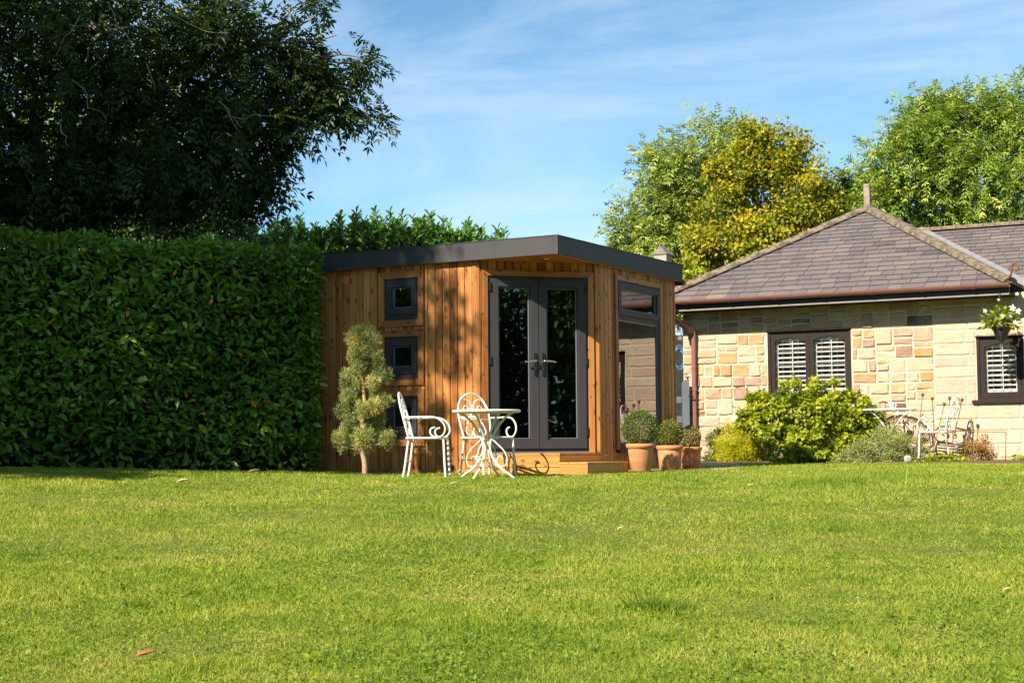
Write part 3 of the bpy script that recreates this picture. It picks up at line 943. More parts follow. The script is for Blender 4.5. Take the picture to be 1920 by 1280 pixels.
# ---- French doors
x0, x1, z0, z1 = DOOR
mb = MB().ring(x0+.002, x1-.002, z0, z1-.002, 0.030, 0.0, 0.085, FD, wb=0.045)
dframe = mb.build('door_frame', M['grey'], cab)
surround(FD, (x0, x1, z0-.02, z1), 0.066, dframe, bottom=False)
mb = MB().box(x0-.02, x1+.02, -0.05, 0.0, z0-.012, z0+.012, FD)
mb.build('threshold', M['bead'], dframe)
mid = (x0+x1)/2
for side in (-1, 1):
    lx0, lx1 = (x0+.033, mid-.004) if side < 0 else (mid+.004, x1-.033)
    lz0, lz1 = z0+.052, z1-.034
    mb = MB().ring(lx0, lx1, lz0, lz1, 0.092, -0.018, 0.05, FD, wb=0.10, wt_=0.088)
    # stepped inner edge
    mb.ring(lx0+.092, lx1-.092, lz0+.10, lz1-.088, 0.014, 0.0, 0.045, FD)
    leaf = mb.build('door', M['grey'], cab)
    MB().ring(lx0+.106, lx1-.106, lz0+.114, lz1-.102, 0.006, 0.012, 0.04, FD).build('glazing_bead', M['bead'], leaf)
    MB().box(lx0+.106, lx1-.106, 0.022, 0.030, lz0+.114, lz1-.102, FD).build('pane', M['glass'], leaf)
    # handle: long plate, lever and cylinder
    hx = (lx1-.040) if side < 0 else (lx0+.050)
    mb = MB()
    n = 10; pts = []
    for q in range(n+1):
        a_ = math.pi*q/n
        pts.append((hx+0.017*math.cos(a_), 1.345+0.017*math.sin(a_)))
    for q in range(n+1):
        a_ = math.pi+math.pi*q/n
        pts.append((hx+0.017*math.cos(a_), 1.115+0.017*math.sin(a_)))
    mb.poly(pts, -0.030, -0.018, FD)
    hd_ = mb.build('handle', M['chrome'], leaf)
    mb = MB()
    mb.tube(crom([FD @ Vector((hx, -0.03, 1.27)), FD @ Vector((hx, -0.068, 1.27)), FD @ Vector((hx+side*0.03, -0.075, 1.27)), FD @ Vector((hx+side*0.09, -0.072, 1.265)), FD @ Vector((hx+side*0.135, -0.066, 1.256))], 5), 0.0095, 8)
    mb.build('lever', M['chrome'], leaf, True)
    mb = MB(); mb.tube([FD @ Vector((hx, -0.03, 1.185)), FD @ Vector((hx, -0.04, 1.185))], 0.012, 10); mb.box(hx-.004, hx+.004, -0.04, -0.034, 1.155, 1.185, FD)
    mb.build('lock_cylinder', M['chrome'], leaf)
    ex = lx0-.006 if side < 0 else lx1+.006
    for hz in (0.42, 1.22, 2.06):
        mb = MB(); mb.bbox(ex-.014, ex+.014, -0.034, 0.0, hz, hz+.10, 0.004, FD)
        mb.build('hinge', M['black'], leaf)
MB().box(mid-.0035, mid+.0035, -0.004, 0.04, z0+.05, z1-.03, FD).build('door_seal', M['seal'], dframe)
MB().box(x0+.034, x1-.034, -0.006, 0.03, z0+.045, z0+.0515, FD).build('weather_seal', M['seal'], dframe)
# ---- tall side window with top-hung light
x0, x1, z0, z1 = RW
zt = 1.856
mb = MB().ring(x0+.002, x1-.002, z0, z1-.002, 0.045, -0.004, 0.075, FR, wb=0.08)
mb.box(x0+.047, x1-.047, -0.004, 0.07, zt-.06, zt, FR)
rwin = mb.build('window', M['grey'], cab)
surround(FR, (x0, x1, z0, z1), 0.062, rwin, bottom=False)
mb = MB().ring(x0+.02, x1-.02, zt-.005, z1-.022, 0.072, -0.022, 0.05, FR)
mb.build('sash', M['grey'], rwin)
MB().ring(x0+.092, x1-.092, zt+.067, z1-.094, 0.010, 0.005, 0.04, FR).build('glazing_bead', M['bead'], rwin)
MB().box(x0+.092, x1-.092, 0.018, 0.026, zt+.067, z1-.094, FR).build('pane', M['glass'], rwin)
MB().ring(x0+.047, x1-.047, z0+.08, zt-.06, 0.014, 0.005, 0.04, FR).build('glazing_bead', M['bead'], rwin)
MB().box(x0+.047, x1-.047, 0.018, 0.026, z0+.08, zt-.06, FR).build('pane', M['glass'], rwin)
MB().box(x0-.01, x1+.01, -0.045, 0.0, z0-.03, z0-.002, FR).build('sill', M['grey'], rwin)

# ---- roof
Mz = Matrix(((1,0,0,0),(0,0,1,0),(0,1,0,0),(0,0,0,1)))
mb = MB().box(-3.42, -0.016, 0.016, 3.405, 2.412, 2.585)
roof = mb.build('roof', M['roof_felt'], cab)
MB().bbox(-3.42, -0.05, 0.0, 0.016, 2.40, 2.603, 0.003).build('fascia', M['fascia'], roof)
MB().bbox(-0.016, 0.0, 0.05, 3.42, 2.40, 2.603, 0.003).build('fascia', M['fascia'], roof)
MB().bbox(-0.05, 0.003, -0.003, 0.013, 2.398, 2.608, 0.002).bbox(-0.013, 0.003, 0.0135, 0.05, 2.398, 2.608, 0.002).build('corner_trim', M['fascia'], roof)
MB().bbox(-3.436, -3.42, 0.0, 3.42, 2.40, 2.603, 0.003).build('fascia', M['fascia'], roof)
MB().bbox(-3.43, 0.004, -0.006, 0.05, 2.6035, 2.612, 0.002).build('edge_trim', M['fascia'], roof)
MB().bbox(-0.05, 0.006, 0.051, 3.42, 2.6035, 2.612, 0.002).build('edge_trim', M['fascia'], roof)
MB().bbox(-3.40, -0.02, 0.02, 3.40, 2.4065, 2.4115, 0.001).build('soffit', M['clad'], roof)
MB().box(-0.030, -0.0165, 0.06, 3.40, 2.392, 2.4055).build('soffit_edge', M['trim'], roof)
mb = MB().lathe([(0.0, 2.404), (0.032, 2.404), (0.036, 2.398), (0.042, 2.400), (0.042, 2.4063)], 20, Matrix.Translation((-0.36, 0.40, 0)))
mb.build('downlight', M['chrome'], roof, True)
# gutter along the back, its end showing past the corner
gp = []
for q in range(9):
    a_ = math.pi + math.pi*q/8
    gp.append((3.475 + 0.055*math.cos(a_), 2.41 + 0.055*math.sin(a_)))
gp += [(3.53, 2.42), (3.42, 2.42)]
mb = MB(); n = len(gp)
mb.add([(-3.4, p[0], p[1]) for p in gp] + [(0.0, p[0], p[1]) for p in gp], [tuple(range(n)), tuple(range(2*n-1, n-1, -1))] + [(i, (i+1) % n, (i+1) % n+n, i+n) for i in range(n)])
mb.build('gutter', M['black'], roof)

# ---- skirt boards under the cladding and the corner deck
def groove_board(x0, x1, z0, z1, y, depth, nrib=5, M4=None):
    """horizontal reeded deck board, ribs as real relief"""
    h = (z1-z0)/nrib
    prof = []
    for k in range(nrib):
        a_ = z0+k*h
        prof += [(y+0.004, a_+0.0006), (y, a_+h*0.2), (y, a_+h*0.8), (y+0.004, a_+h-0.0006)]
    prof += [(y+depth, z1), (y+depth, z0)]
    n = len(prof)
    vs = [(x0, p[0], p[1]) for p in prof] + [(x1, p[0], p[1]) for p in prof]
    fs = [tuple(range(n-1, -1, -1)), tuple(range(n, 2*n))] + [(i, i+n, (i+1) % n+n, (i+1) % n) for i in range(n)]
    fs = [tuple(reversed(f)) for f in fs]
    return MB().add(vs, fs, M4)
groove_board(XL, -1.09, -0.08, 0.043, 0.085, 0.02, 5).build('skirt_board', M['deck'], cab)
deck = empty('deck', (0, 0, 0))
deck.parent = cab
DZ = 0.222
groove_board(-1.085, -0.003, 0.066, DZ-.026, 0.0, 0.022, 6).build('deck_board', M['deck'], cab)
groove_board(-1.085, -0.003, -0.08, 0.060, 0.0, 0.022, 6).build('deck_board', M['deck'], cab)
bpy.data.objects.remove(deck)
Mr = Matrix.Rotation(math.pi/2, 4, 'Z')
groove_board(0.024, 1.17, 0.066, DZ-.026, 0.0, 0.022, 6, Mr).build('deck_board', M['deck'], cab)
groove_board(0.024, 1.17, -0.08, 0.060, 0.0, 0.022, 6, Mr).build('deck_board', M['deck'], cab)
groove_board(1.18, 3.33, -0.08, 0.043, 0.085, 0.02, 5, Mr).build('skirt_board', M['deck'], cab)
# deck planks laid along the front, cut to the diagonal door wall
k = 0
y = -0.004
while y < 1.10:
    y2 = min(y+0.118, 1.11)
    def xcut(yy): return A.x + (yy-A.y)*(B.x-A.x)/(B.y-A.y) + 0.02
    xa, xb = max(xcut(y), -1.088), max(xcut(y2), -1.088)
    mb = MB(); mb.add([(xa, y, DZ-.025), (0.004, y, DZ-.025), (0.004, y2, DZ-.025), (xb, y2, DZ-.025), (xa, y, DZ-.002), (0.004, y, DZ-.002), (0.004, y2, DZ-.002), (xb, y2, DZ-.002)],
                      [(0,3,2,1),(4,5,6,7),(0,1,5,4),(1,2,6,5),(2,3,7,6),(3,0,4,7)])
    mb.build('deck_plank', M['deck'], cab)
    y = y2+0.005
# ---- the loose step
stp = empty('wooden_step', CM @ Vector((0.004, 0.0, 0)), -R(29.5), 'low box step of new orange timber beside the cabin deck', 'step')
SB = [('front_board', (0.0, 0.345, -0.02, 0.0, -0.06, 0.098)), ('side_board', (0.325, 0.345, 0.001, 0.86, -0.06, 0.098)), ('end_board', (0.325, 0.347, 0.862, 0.995, -0.06, 0.098)), ('back_board', (0.0, 0.324, 0.975, 0.995, -0.06, 0.098))]
for nme, bx in SB:
    MB().bbox(*bx, 0.003).build(nme, M['deck'], stp)
for k in range(3):
    MB().bbox(-0.0+k*0.1165, 0.112+k*0.1165, -0.026, 1.0, 0.0985, 0.120, 0.003).build('tread_board', M['deck'], stp)
# framed picture hanging on the back wall inside
mb = MB().ring(-2.66, -2.36, 1.56, 1.86, 0.025, 3.205, 3.2345)
pic = mb.build('picture_frame', M['black'], None, matrix=CM)
prop(pic, 'small dark framed picture on the wall inside the cabin', 'picture')
MB().box(-2.634, -2.386, 3.215, 3.23, 1.586, 1.834).build('print', M['picture'], pic)

# ================================================================== STONE HOUSE
house = empty('stone_house', (2.67, 24.9, 0), HR, 'low honey stone house with a hipped slate roof and dark brown windows', 'house')
W1 = (1.367, 2.657, 1.0, 2.038)
W2 = (4.473, 5.125, 0.925, 1.835)
WT = 2.44; WE = 6.3
mb = MB()
def wallbox(a, b_, z0, z1):
    mb.box(a, b_, 0.0, 0.30, z0, z1)
wallbox(0, W1[0], -0.2, WT); wallbox(W1[0], W1[1], -0.2, W1[2]); wallbox(W1[0], W1[1], W1[3], WT)
wallbox(W1[1], W2[0], -0.2, WT); wallbox(W2[0], W2[1], -0.2, W2[2]); wallbox(W2[0], W2[1], W2[3], WT); wallbox(W2[1], WE, -0.2, WT)
mb.box(5.16, WE, 0.0, 0.30, WT, 2.66)
hwall = mb.build('wall', M['mortar'], house)
mb = MB()
mb.box(0, 0.3, 0.3, 9.0, -0.2, WT); mb.box(0.3, WE, 8.7, 9.0, -0.2, WT); mb.box(WE-.3, WE, 0.3, 8.7, -0.2, 2.4)
mb.build('wall', M['mortar'], house)

rs = random.Random(21)
def split(x0, z0, x1, z1, out, dep=0):
    w, h = x1-x0, z1-z0
    wmax = rs.uniform(0.26, 0.48); hmax = rs.uniform(0.16, 0.29)
    if w > wmax and (w > h*1.35 or h <= hmax) and w > 0.22:
        c = x0 + w*rs.uniform(0.34, 0.66)
        split(x0, z0, c, z1, out, dep+1); split(c, z0, x1, z1, out, dep+1)
    elif h > hmax and h > 0.19:
        c = z0 + h*rs.uniform(0.36, 0.64)
        split(x0, z0, x1, c, out, dep+1); split(x0, c, x1, z1, out, dep+1)
    else:
        out.append((x0, z0, x1, z1))
def minus(rects, w):
    res = []
    wx0, wx1, wz0, wz1 = w
    for (x0, z0, x1, z1) in rects:
        if x1 <= wx0 or x0 >= wx1 or z1 <= wz0 or z0 >= wz1:
            res.append((x0, z0, x1, z1)); continue
        if x0 < wx0: res.append((x0, z0, wx0, z1))
        if x1 > wx1: res.append((wx1, z0, x1, z1))
        a, b_ = max(x0, wx0), min(x1, wx1)
        if z0 < wz0: res.append((a, z0, b_, wz0))
        if z1 > wz1: res.append((a, wz1, b_, z1))
    return [q for q in res if q[2]-q[0] > 0.045 and q[3]-q[1] > 0.045]
def stone(x0, z0, x1, z1, material, rough, joint):
    g = joint*rs.uniform(0.7, 1.3)/2
    w, h = x1-x0-2*g, z1-z0-2*g
    if w < 0.03 or h < 0.03: return
    nx_, nz_ = 4, 4
    vs = []; fs = []
    prd = -0.010 - rs.uniform(0, rough)
    for j in range(nz_):
        for i in range(nx_):
            u, v_ = i/(nx_-1), j/(nz_-1)
            e = (i in (0, nx_-1)) or (j in (0, nz_-1))
            xx = -w/2 + w*u; zz = -h/2 + h*v_
            if not e:
                # pull the inner grid near the edge so the face is mostly flat with rounded arrises
                xx = (-w/2 + 0.016) if i == 1 else (w/2 - 0.016)
                zz = (-h/2 + 0.016) if j == 1 else (h/2 - 0.016)
                if w < 0.07: xx *= 0.8
                if h < 0.07: zz *= 0.8
            else:
                if i in (1, 2): xx = (-w/2 + w*0.3) if i == 1 else (w/2 - w*0.3)
                if j in (1, 2): zz = (-h/2 + h*0.3) if j == 1 else (h/2 - h*0.3)
                xx += rs.uniform(-1, 1)*rough*0.5; zz += rs.uniform(-1, 1)*rough*0.5
                if i in (0, nx_-1) and j in (0, nz_-1):
                    xx *= 1-0.02*rs.random(); zz *= 1-0.05*rs.random()*(rough*60)
            yy = 0.0 if e else prd + rs.uniform(-1, 1)*rough*0.7
            if e: yy = prd*0.5
            vs.append((xx, yy, zz))
    for j in range(nz_-1):
        for i in range(nx_-1):
            a = j*nx_+i
            fs.append((a, a+1, a+1+nx_, a+nx_))
    rim = [0, 1, 2, 3, 7, 11, 15, 14, 13, 12, 8, 4]
    n0 = len(vs)
    for q in rim: vs.append((vs[q][0], 0.004, vs[q][2]))
    for k in range(12):
        l_ = (k+1) % 12
        fs.append((rim[l_], rim[k], n0+k, n0+l_))
    m_ = MB().add(vs, fs)
    m_.build('stone', material, hwall, matrix=Matrix.Translation(((x0+x1)/2, 0, (z0+z1)/2)))
W1m = (W1[0]-.01, W1[1]+.01, W1[2]-.07, W1[3]+.005)
W2m = (W2[0]-.01, W2[1]+.01, W2[2]-.07, W2[3]+.005)
rub = []
AX = 3.87
# rubble laid in rough bands
z = 0.10
while z < WT-0.02:
    h = rs.uniform(0.30, 0.52)
    if WT-(z+h) < 0.2: h = WT-z
    x = 0.0
    while x < AX-0.001:
        w = rs.uniform(0.5, 1.0)
        if AX-(x+w) < 0.3: w = AX-x
        dz0 = rs.uniform(-.0, .0)
        split(x, z, x+w, z+h, rub)
        x += w
    z += h
for q in minus(minus(rub, W1m), W2m):
    stone(*q, M['rubble'], 0.015, 0.022)
ash = []
z = 0.10
hs = [0.20, 0.19, 0.165, 0.20, 0.17, 0.23, 0.15, 0.17, 0.17, 0.19, 0.16, 0.18, 0.17]
for h in hs:
    if z >= 2.64: break
    x = AX + (0 if rs.random() < .5 else 0)
    zz = min(z+h, 2.65)
    while x < WE-0.001:
        w = rs.uniform(0.24, 0.62)
        if WE-(x+w) < 0.2: w = WE-x
        if not (x < 5.2 and zz > WT):
            ash.append((x, z, x+w, zz))
        elif z < WT-0.05 and x < 5.2:
            ash.append((x, z, x+w if x+w < 5.2 else 5.2, WT))
        x += w
    z += h
for q in minus(ash, W2m):
    stone(*q, M['ashlar'], 0.006, 0.017)
MB().box(-0.02, WE, -0.03, -0.006, -0.15, 0.09).build('plinth', M['plinth'], house)
# a dark vent brick and slot in the wall
# ---- windows
def casement(root, x0, x1, z0, z1):
    """one casement: arched head, leaded panes, white shutters behind"""
    w = 0.062
    fr = MB()
    gx0, gx1, gz0, gz1 = x0+w, x1-w, z0+w+.015, z1-.055
    fr.box(x0, gx0, 0.028, 0.075, z0, z1).box(gx1, x1, 0.028, 0.075, z0, z1).box(gx0, gx1, 0.028, 0.075, z0, gz0)
    arch = [(gx0, z1), (gx0, gz1-.06)]
    n = 12
    for i in range(1, n):
        u = i/n
        arch.append((gx0+(gx1-gx0)*u, gz1-.06+.075*math.sin(math.pi*u)))
    arch += [(gx1, gz1-.06), (gx1, z1)]
    # the head, in vertical strips so that the curved edge stays clean
    for i in range(n):
        u0, u1 = i/n, (i+1)/n
        a0 = gz1-.06+.055*math.sin(math.pi*u0); a1 = gz1-.06+.055*math.sin(math.pi*u1)
        fr.add([(gx0+(gx1-gx0)*u0, yy, zz) for yy in (0.028, 0.075) for zz in (a0, z1)] + [(gx0+(gx1-gx0)*u1, yy, zz) for yy in (0.028, 0.075) for zz in (a1, z1)],
               [(0, 4, 5, 1), (2, 3, 7, 6), (0, 2, 6, 4), (1, 5, 7, 3)])
    fr.build('casement_frame', M['brownpaint'], root)
    MB().box(gx0-.005, gx1+.005, 0.050, 0.054, gz0-.005, gz1+.01).build('pane', M['hglass'], root)
    gw = gx1-gx0
    for k in range(1, 4):
        x = gx0+gw*k/4
        MB().box(x-.003, x+.003, 0.0465, 0.0495, gz0, gz1-.012).build('leaded_bar', M['leadcame'], root)
    nh = 4
    for k in range(1, nh):
        z = gz0+(gz1-gz0)*k/nh
        MB().box(gx0, gx1, 0.0462, 0.0493, z-.003, z+.003).build('leaded_bar', M['leadcame'], root)
    # shutter: stiles, rails, tilted louvres, tilt rod
    sh = MB().ring(gx0-.01, gx1+.01, gz0-.01, gz1+.02, 0.034, 0.105, 0.135, wt_=0.085)
    sh.build('shutter_frame', M['shutter'], root)
    p = 0.070
    z = gz0+.035
    lm = MB().box(-(gw-.05)/2, (gw-.05)/2, -0.028, 0.028, -0.005, 0.005, Matrix.Rotation(R(18), 4, 'X')).mesh('louvre')
    lm.materials.append(M['shutter'])
    while z < gz1-.075:
        link('louvre', lm, None, root, Matrix.Translation(((gx0+gx1)/2, 0.122, z)))
        z += p
    MB().box((gx0+gx1)/2+.012, (gx0+gx1)/2+.024, 0.090, 0.098, gz0+.03, gz1-.06).build('tilt_rod', M['shutter'], root)

def house_window(w, n):
    x0, x1, z0, z1 = w
    fr = MB().ring(x0, x1, z0, z1, 0.040, 0.012, 0.12, wb=0.03)
    root = fr.build('window', M['brownpaint'], house)
    MB().bbox(x0-.07, x1+.07, -0.055, 0.06, z0-.052, z0-.001, 0.006).build('sill', M['brownpaint'], root)
    MB().bbox(x0-.01, x1+.01, -0.022, 0.012, z1-.014, z1+.004, 0.003).build('drip_bar', M['brownpaint'], root)
    a = x0+.042; b_ = x1-.042
    cw = (b_-a)/n
    for k in range(n):
        casement(root, a+k*cw+.002, a+(k+1)*cw-.002, z0+.032, z1-.042)
house_window(W1, 2)
house_window(W2, 1)
# dark room behind the windows
MB().box(0.4, WE-.4, 1.6, 1.65, 0.0, 2.4).build('inner_wall', M['lining'], house)

# ---- roof
EY = -0.45; ZE = 2.56; TL, TR = -0.33, 5.05
TA = (TL+TR)/2; RUN = (TR-TL)/2; RISE = 1.60
AP = Vector((TA, EY+RUN, ZE+RISE))
SL = math.hypot(RUN, RISE)
PLEN = 6.2                                      # ridge running back from the apex
mb = MB()
bk = EY+RUN+PLEN
pts = [(TL, EY, ZE-.03), (TR, EY, ZE-.03), (TR, bk, ZE-.03), (TL, bk, ZE-.03), (AP.x, AP.y, AP.z-.03), (AP.x, bk, AP.z-.03)]
mb.add(pts, [(0, 1, 4), (1, 2, 5, 4), (3, 0, 4, 5), (2, 3, 5), (0, 3, 2, 1)])
hroof = mb.build('roof', M['black'], house)
def clip(poly, a, b_, c):
    """keep the part of a polygon where a*x+b*y+c>=0"""
    out = []
    for i in range(len(poly)):
        p, q = poly[i], poly[(i+1) % len(poly)]
        dp, dq = a*p[0]+b_*p[1]+c, a*q[0]+b_*q[1]+c
        if dp >= 0: out.append(p)
        if dp*dq < 0:
            t = dp/(dp-dq)
            out.append((p[0]+(q[0]-p[0])*t, p[1]+(q[1]-p[1])*t))
    return out
def slates(Mp, keep, s_lo, s_hi, length, gauge, parent, wid=(0.19, 0.34), maxn=300):
    """courses of slates in a roof plane: x along the eave, y up the slope, z out of it"""
    n = 0
    course = 0
    y = 0.0
    while y < length-0.02:
        g = gauge*(1 - 0.28*y/length)
        x = s_lo - rs.uniform(0, 0.3)
        while x < s_hi:
            w = rs.uniform(*wid)
            g0 = 0.0035
            jit = rs.uniform(-.006, .006)
            poly = [(x+g0, y+jit), (x+w-g0, y+jit+rs.uniform(-.004, .004)), (x+w-g0, y+g*1.5), (x+g0, y+g*1.5)]
            for (a, b_, c) in keep: 
                poly = clip(poly, a, b_, c)
                if len(poly) < 3: break
            x += w
            if len(poly) < 3: continue
            area = abs(sum(poly[i][0]*poly[(i+1) % len(poly)][1]-poly[(i+1) % len(poly)][0]*poly[i][1] for i in range(len(poly))))/2
            if area < 0.006: continue
            cx = sum(p[0] for p in poly)/len(poly); cy = sum(p[1] for p in poly)/len(poly)
            tilt = rs.uniform(-.0015, .0015)
            def hz(p): return 0.026 - 0.024*min(1.0, max(0.0, (p[1]-y)/(g*1.5))) + tilt*(p[0]-cx)*8
            m_ = len(poly)
            th = 0.014
            vs = [(p[0]-cx, p[1]-cy, hz(p)) for p in poly] + [(p[0]-cx, p[1]-cy, hz(p)-th) for p in poly]
            fs = [tuple(range(m_)), tuple(range(2*m_-1, m_-1, -1))] + [(i, i+m_, (i+1) % m_+m_, (i+1) % m_) for i in range(m_)]
            MB().add(vs, fs).build('slate', M['slate'], parent, matrix=Mp @ Matrix.Translation((cx, cy, 0)))
            n += 1
        y += g
        course += 1
    return n
al = math.atan2(RISE, RUN)
Mf = Matrix.Translation((TL, EY, ZE-.03)) @ Matrix.Rotation(al, 4, 'X')
span = TR-TL
k_ = SL/(span/2)
nsl = slates(Mf @ Matrix.Translation((0, -0.03, 0)), [(k_, -1, 0.03), (-k_, -1, k_*span+0.03)], 0.0, span, SL, 0.172, hroof)
# right-hand slope of the hipped block (a narrow sliver from here)
Ms = Matrix.Translation((TR, EY, ZE-.03)) @ Matrix.Rotation(math.pi/2, 4, 'Z') @ Matrix.Rotation(al, 4, 'X')
nsl2 = slates(Ms @ Matrix.Translation((0, -0.03, 0)), [(k_, -1, 0.03)], 0.0, RUN+1.6, SL, 0.172, hroof, wid=(0.3, 0.5))
# hip and ridge stones
def cap_run(p0, p1, parent, seg=0.44, r=0.105, name='hip_stone'):
    p0 = Vector(p0); p1 = Vector(p1)
    d = p1-p0; Ln = d.length; d.normalize()
    n = round(Ln/seg)
    side = d.cross(Vector((0, 0, 1))).normalized(); up = side.cross(d)
    for i in range(n):
        a = Ln*i/n; b_ = Ln*(i+1)/n-0.006
        ra = r*rs.uniform(0.97, 1.05)
        vs = []; m_ = 9
        prof = []
        for q in range(m_):
            an = math.pi*(q/(m_-1))
            prof.append((math.cos(an)*ra*1.12, math.sin(an)*ra*0.72 - 0.030))
        off = rs.uniform(-.006, .006)
        for s_ in (a, b_):
            for (x_, z_) in prof: vs.append(p0 + d*s_ + side*(x_+off) + up*z_)
        fs = [(q, q+1, q+1+m_, q+m_) for q in range(m_-1)] + [tuple(range(m_-1, -1, -1)), tuple(range(m_, 2*m_)), (0, m_, 2*m_-1, m_-1)]
        c = p0 + d*(a+b_)/2
        MB().add([v-c for v in vs], [tuple(reversed(f)) for f in fs]).build(name, M['hip'], parent, matrix=Matrix.Translation(c))
cap_run((TL-.01, EY-.01, ZE+.005), (AP.x, AP.y, AP.z+.0), hroof)
cap_run((TR+.01, EY-.01, ZE+.005), (AP.x, AP.y, AP.z+.0), hroof)
cap_run((AP.x, AP.y+.1, AP.z+.0), (AP.x, bk, AP.z+.0), hroof, name='ridge_stone')
MB().bbox(AP.x-.05, AP.x+.05, AP.y-.05, AP.y+.05, AP.z-.05, AP.z+.38, 0.008).build('finial_post', M['finial'], hroof)
# scroll iron at the hip foot
sp = [(TR-.02, EY-.03, ZE+.02), (TR+.03, EY-.06, ZE+.10), (TR+.04, EY-.07, ZE+.19), (TR+.08, EY-.08, ZE+.24), (TR+.13, EY-.09, ZE+.19), (TR+.11, EY-.09, ZE+.13), (TR+.07, EY-.08, ZE+.15)]
MB().tube(crom(sp, 6), 0.016, 6).build('hip_iron', M['rust'], hroof, True)
# wing behind: one slope rising to its own ridge
WY = 2.4; WR = 2.6; WZ = 2.52
tw = R(31)
Mw = Matrix.Translation((3.4, WY, WZ)) @ Matrix.Rotation(tw, 4, 'X')
wl = WR/math.cos(tw)
mb = MB().box(0.0, 4.6, 0, wl, -0.06, -0.01, Mw)
wroof = mb.build('wing_roof', M['black'], house)
zr_ = WZ+WR*math.tan(tw)
# valley line in the plane: where the hipped block's slope meets it
def inwing(x, y):
    t = 3.4+x; z = WZ+y*math.sin(tw)
    return z - (ZE+(TR-t)*RISE/RUN)
xa0 = TR-(WZ-ZE)/(RISE/RUN)-3.4; xa1 = TR-(zr_-ZE)/(RISE/RUN)-3.4
# keep x to the outer side of the line from (xa0,0) to (xa1,wl)
ka = wl; kb = (xa0-xa1); kc = -xa0*wl
slates(Mw @ Matrix.Translation((0, 0, 0)), [(ka, kb, kc), (0, -1, wl)], min(xa0, xa1), 4.6, wl, 0.172, wroof)
p0 = Mw @ Vector((xa0, 0, 0.045)); p1 = Mw @ Vector((xa1, wl, 0.045))
dv = (p1-p0).normalized(); sv = Vector((1, 0, 0)); sv = (sv - dv*sv.dot(dv)).normalized()
nvv = dv.cross(sv)
mb = MB(); 
mb.add([p0-sv*.03, p0+sv*.12, p1+sv*.12, p1-sv*.03, p0-sv*.03+Vector((0,0,.012)), p0+sv*.12+Vector((0,0,.012)), p1+sv*.12+Vector((0,0,.012)), p1-sv*.03+Vector((0,0,.012))],
       [(0,3,2,1),(4,5,6,7),(0,1,5,4),(1,2,6,5),(2,3,7,6),(3,0,4,7)])
mb.build('lead_valley', M['lead'], wroof)
cap_run((3.4+xa1-.2, WY+WR, zr_+.02), (8.2, WY+WR, zr_+.02), wroof, name='ridge_stone')
# ---- fascia, soffit, gutter, downpipe
MB().box(TL+.04, TR-.02, EY+.02, EY+.045, 2.395, 2.535).build('eaves_board', M['black'], house)
MB().box(TL+.04, TR-.02, EY+.05, 0.0, 2.375, 2.393).build('soffit', M['brownpaint'], house)
MB().box(TL+.04, TR-.02, EY+.012, EY+.05, 2.372, 2.3935).build('soffit_strip', M['soffitstrip'], house)
def gutter_mesh(x0, x1, r):
    pr = []
    for q in range(11):
        a_ = math.pi+math.pi*q/10
        pr.append((r*math.cos(a_), r*math.sin(a_)))
    for q in range(11):
        a_ = 2*math.pi-math.pi*q/10
        pr.append(((r-.006)*math.cos(a_), (r-.006)*math.sin(a_)))
    n = len(pr)
    return MB().add([(x0, p[0], p[1]) for p in pr] + [(x1, p[0], p[1]) for p in pr],
                    [tuple(range(n)), tuple(range(2*n-1, n-1, -1))] + [(i, (i+1) % n, (i+1) % n+n, i+n) for i in range(n)])
gy, gz = EY-.052, 2.528
gl = 0.0
x = TL-.02
while x < TR+.0:
    x2 = min(x+1.8, TR+.02)
    gutter_mesh(x, x2-.001, 0.062).build('gutter', M['gutter'], house, matrix=Matrix.Translation((0, gy, gz)))
    x = x2
x = TL+.55
while x < TR:
    gutter_mesh(x, x+.045, 0.068).build('gutter_bracket', M['gutter'], house, matrix=Matrix.Translation((0, gy, gz-.001)))
    x += 0.72
dp = MB()
def sq(pts, w):
    P = [Vector(p) for p in pts]
    dp.tube(P, w*0.7071, 4)
px_ = 0.20
MB().bbox(-.035, .085, gy-.045, gy+.045, 2.36, 2.475, 0.01).build('gutter_outlet', M['gutter'], house)
mb = MB()
def boxpipe(p0, p1, w):
    p0 = Vector(p0); p1 = Vector(p1); d = p1-p0; l_ = d.length; d.normalize()
    xa = Vector((1, 0, 0)); ya = d.cross(xa)
    if ya.length < .2: xa = Vector((0, 1, 0)); ya = d.cross(xa)
    ya.normalize(); xa = ya.cross(d)
    m_ = Matrix.Identity(4); m_.col[0][:3] = xa; m_.col[1][:3] = ya; m_.col[2][:3] = d; m_.col[3][:3] = p0
    mb.bbox(-w/2, w/2, -w/2, w/2, 0, l_, 0.008, m_)
boxpipe((0.025, gy, 2.37), (0.025, gy, 2.27), 0.068)
boxpipe((0.025, gy, 2.30), (px_, -0.065, 2.05), 0.066)
boxpipe((px_, -0.062, 2.09), (px_, -0.062, 0.0), 0.066)
mb.build('downpipe', M['gutter'], house)
MB().bbox(px_-.037, px_+.037, -.099, -.025, 1.16, 1.20, .004).build('pipe_collar', M['gutter'], house)
MB().bbox(px_-.037, px_+.037, -.099, -.025, 2.0, 2.06, .004).build('pipe_collar', M['gutter'], house)
MB().bbox(px_-.055, px_+.055, -.045, -.012, 1.14, 1.165, .003).build('pipe_bracket', M['gutter'], house)
# small outside tap on the corner stones
mb = MB().tube(crom([(0.06, -.01, 1.38), (0.06, -.06, 1.38), (0.06, -.085, 1.36), (0.06, -.09, 1.31)], 4), 0.011, 8)
mb.tube([(0.03, -.06, 1.42), (0.09, -.06, 1.42)], 0.008, 6); mb.tube([(0.06, -.06, 1.38), (0.06, -.06, 1.42)], 0.007, 6)
mb.build('outside_tap', M['chrome'], house, True)

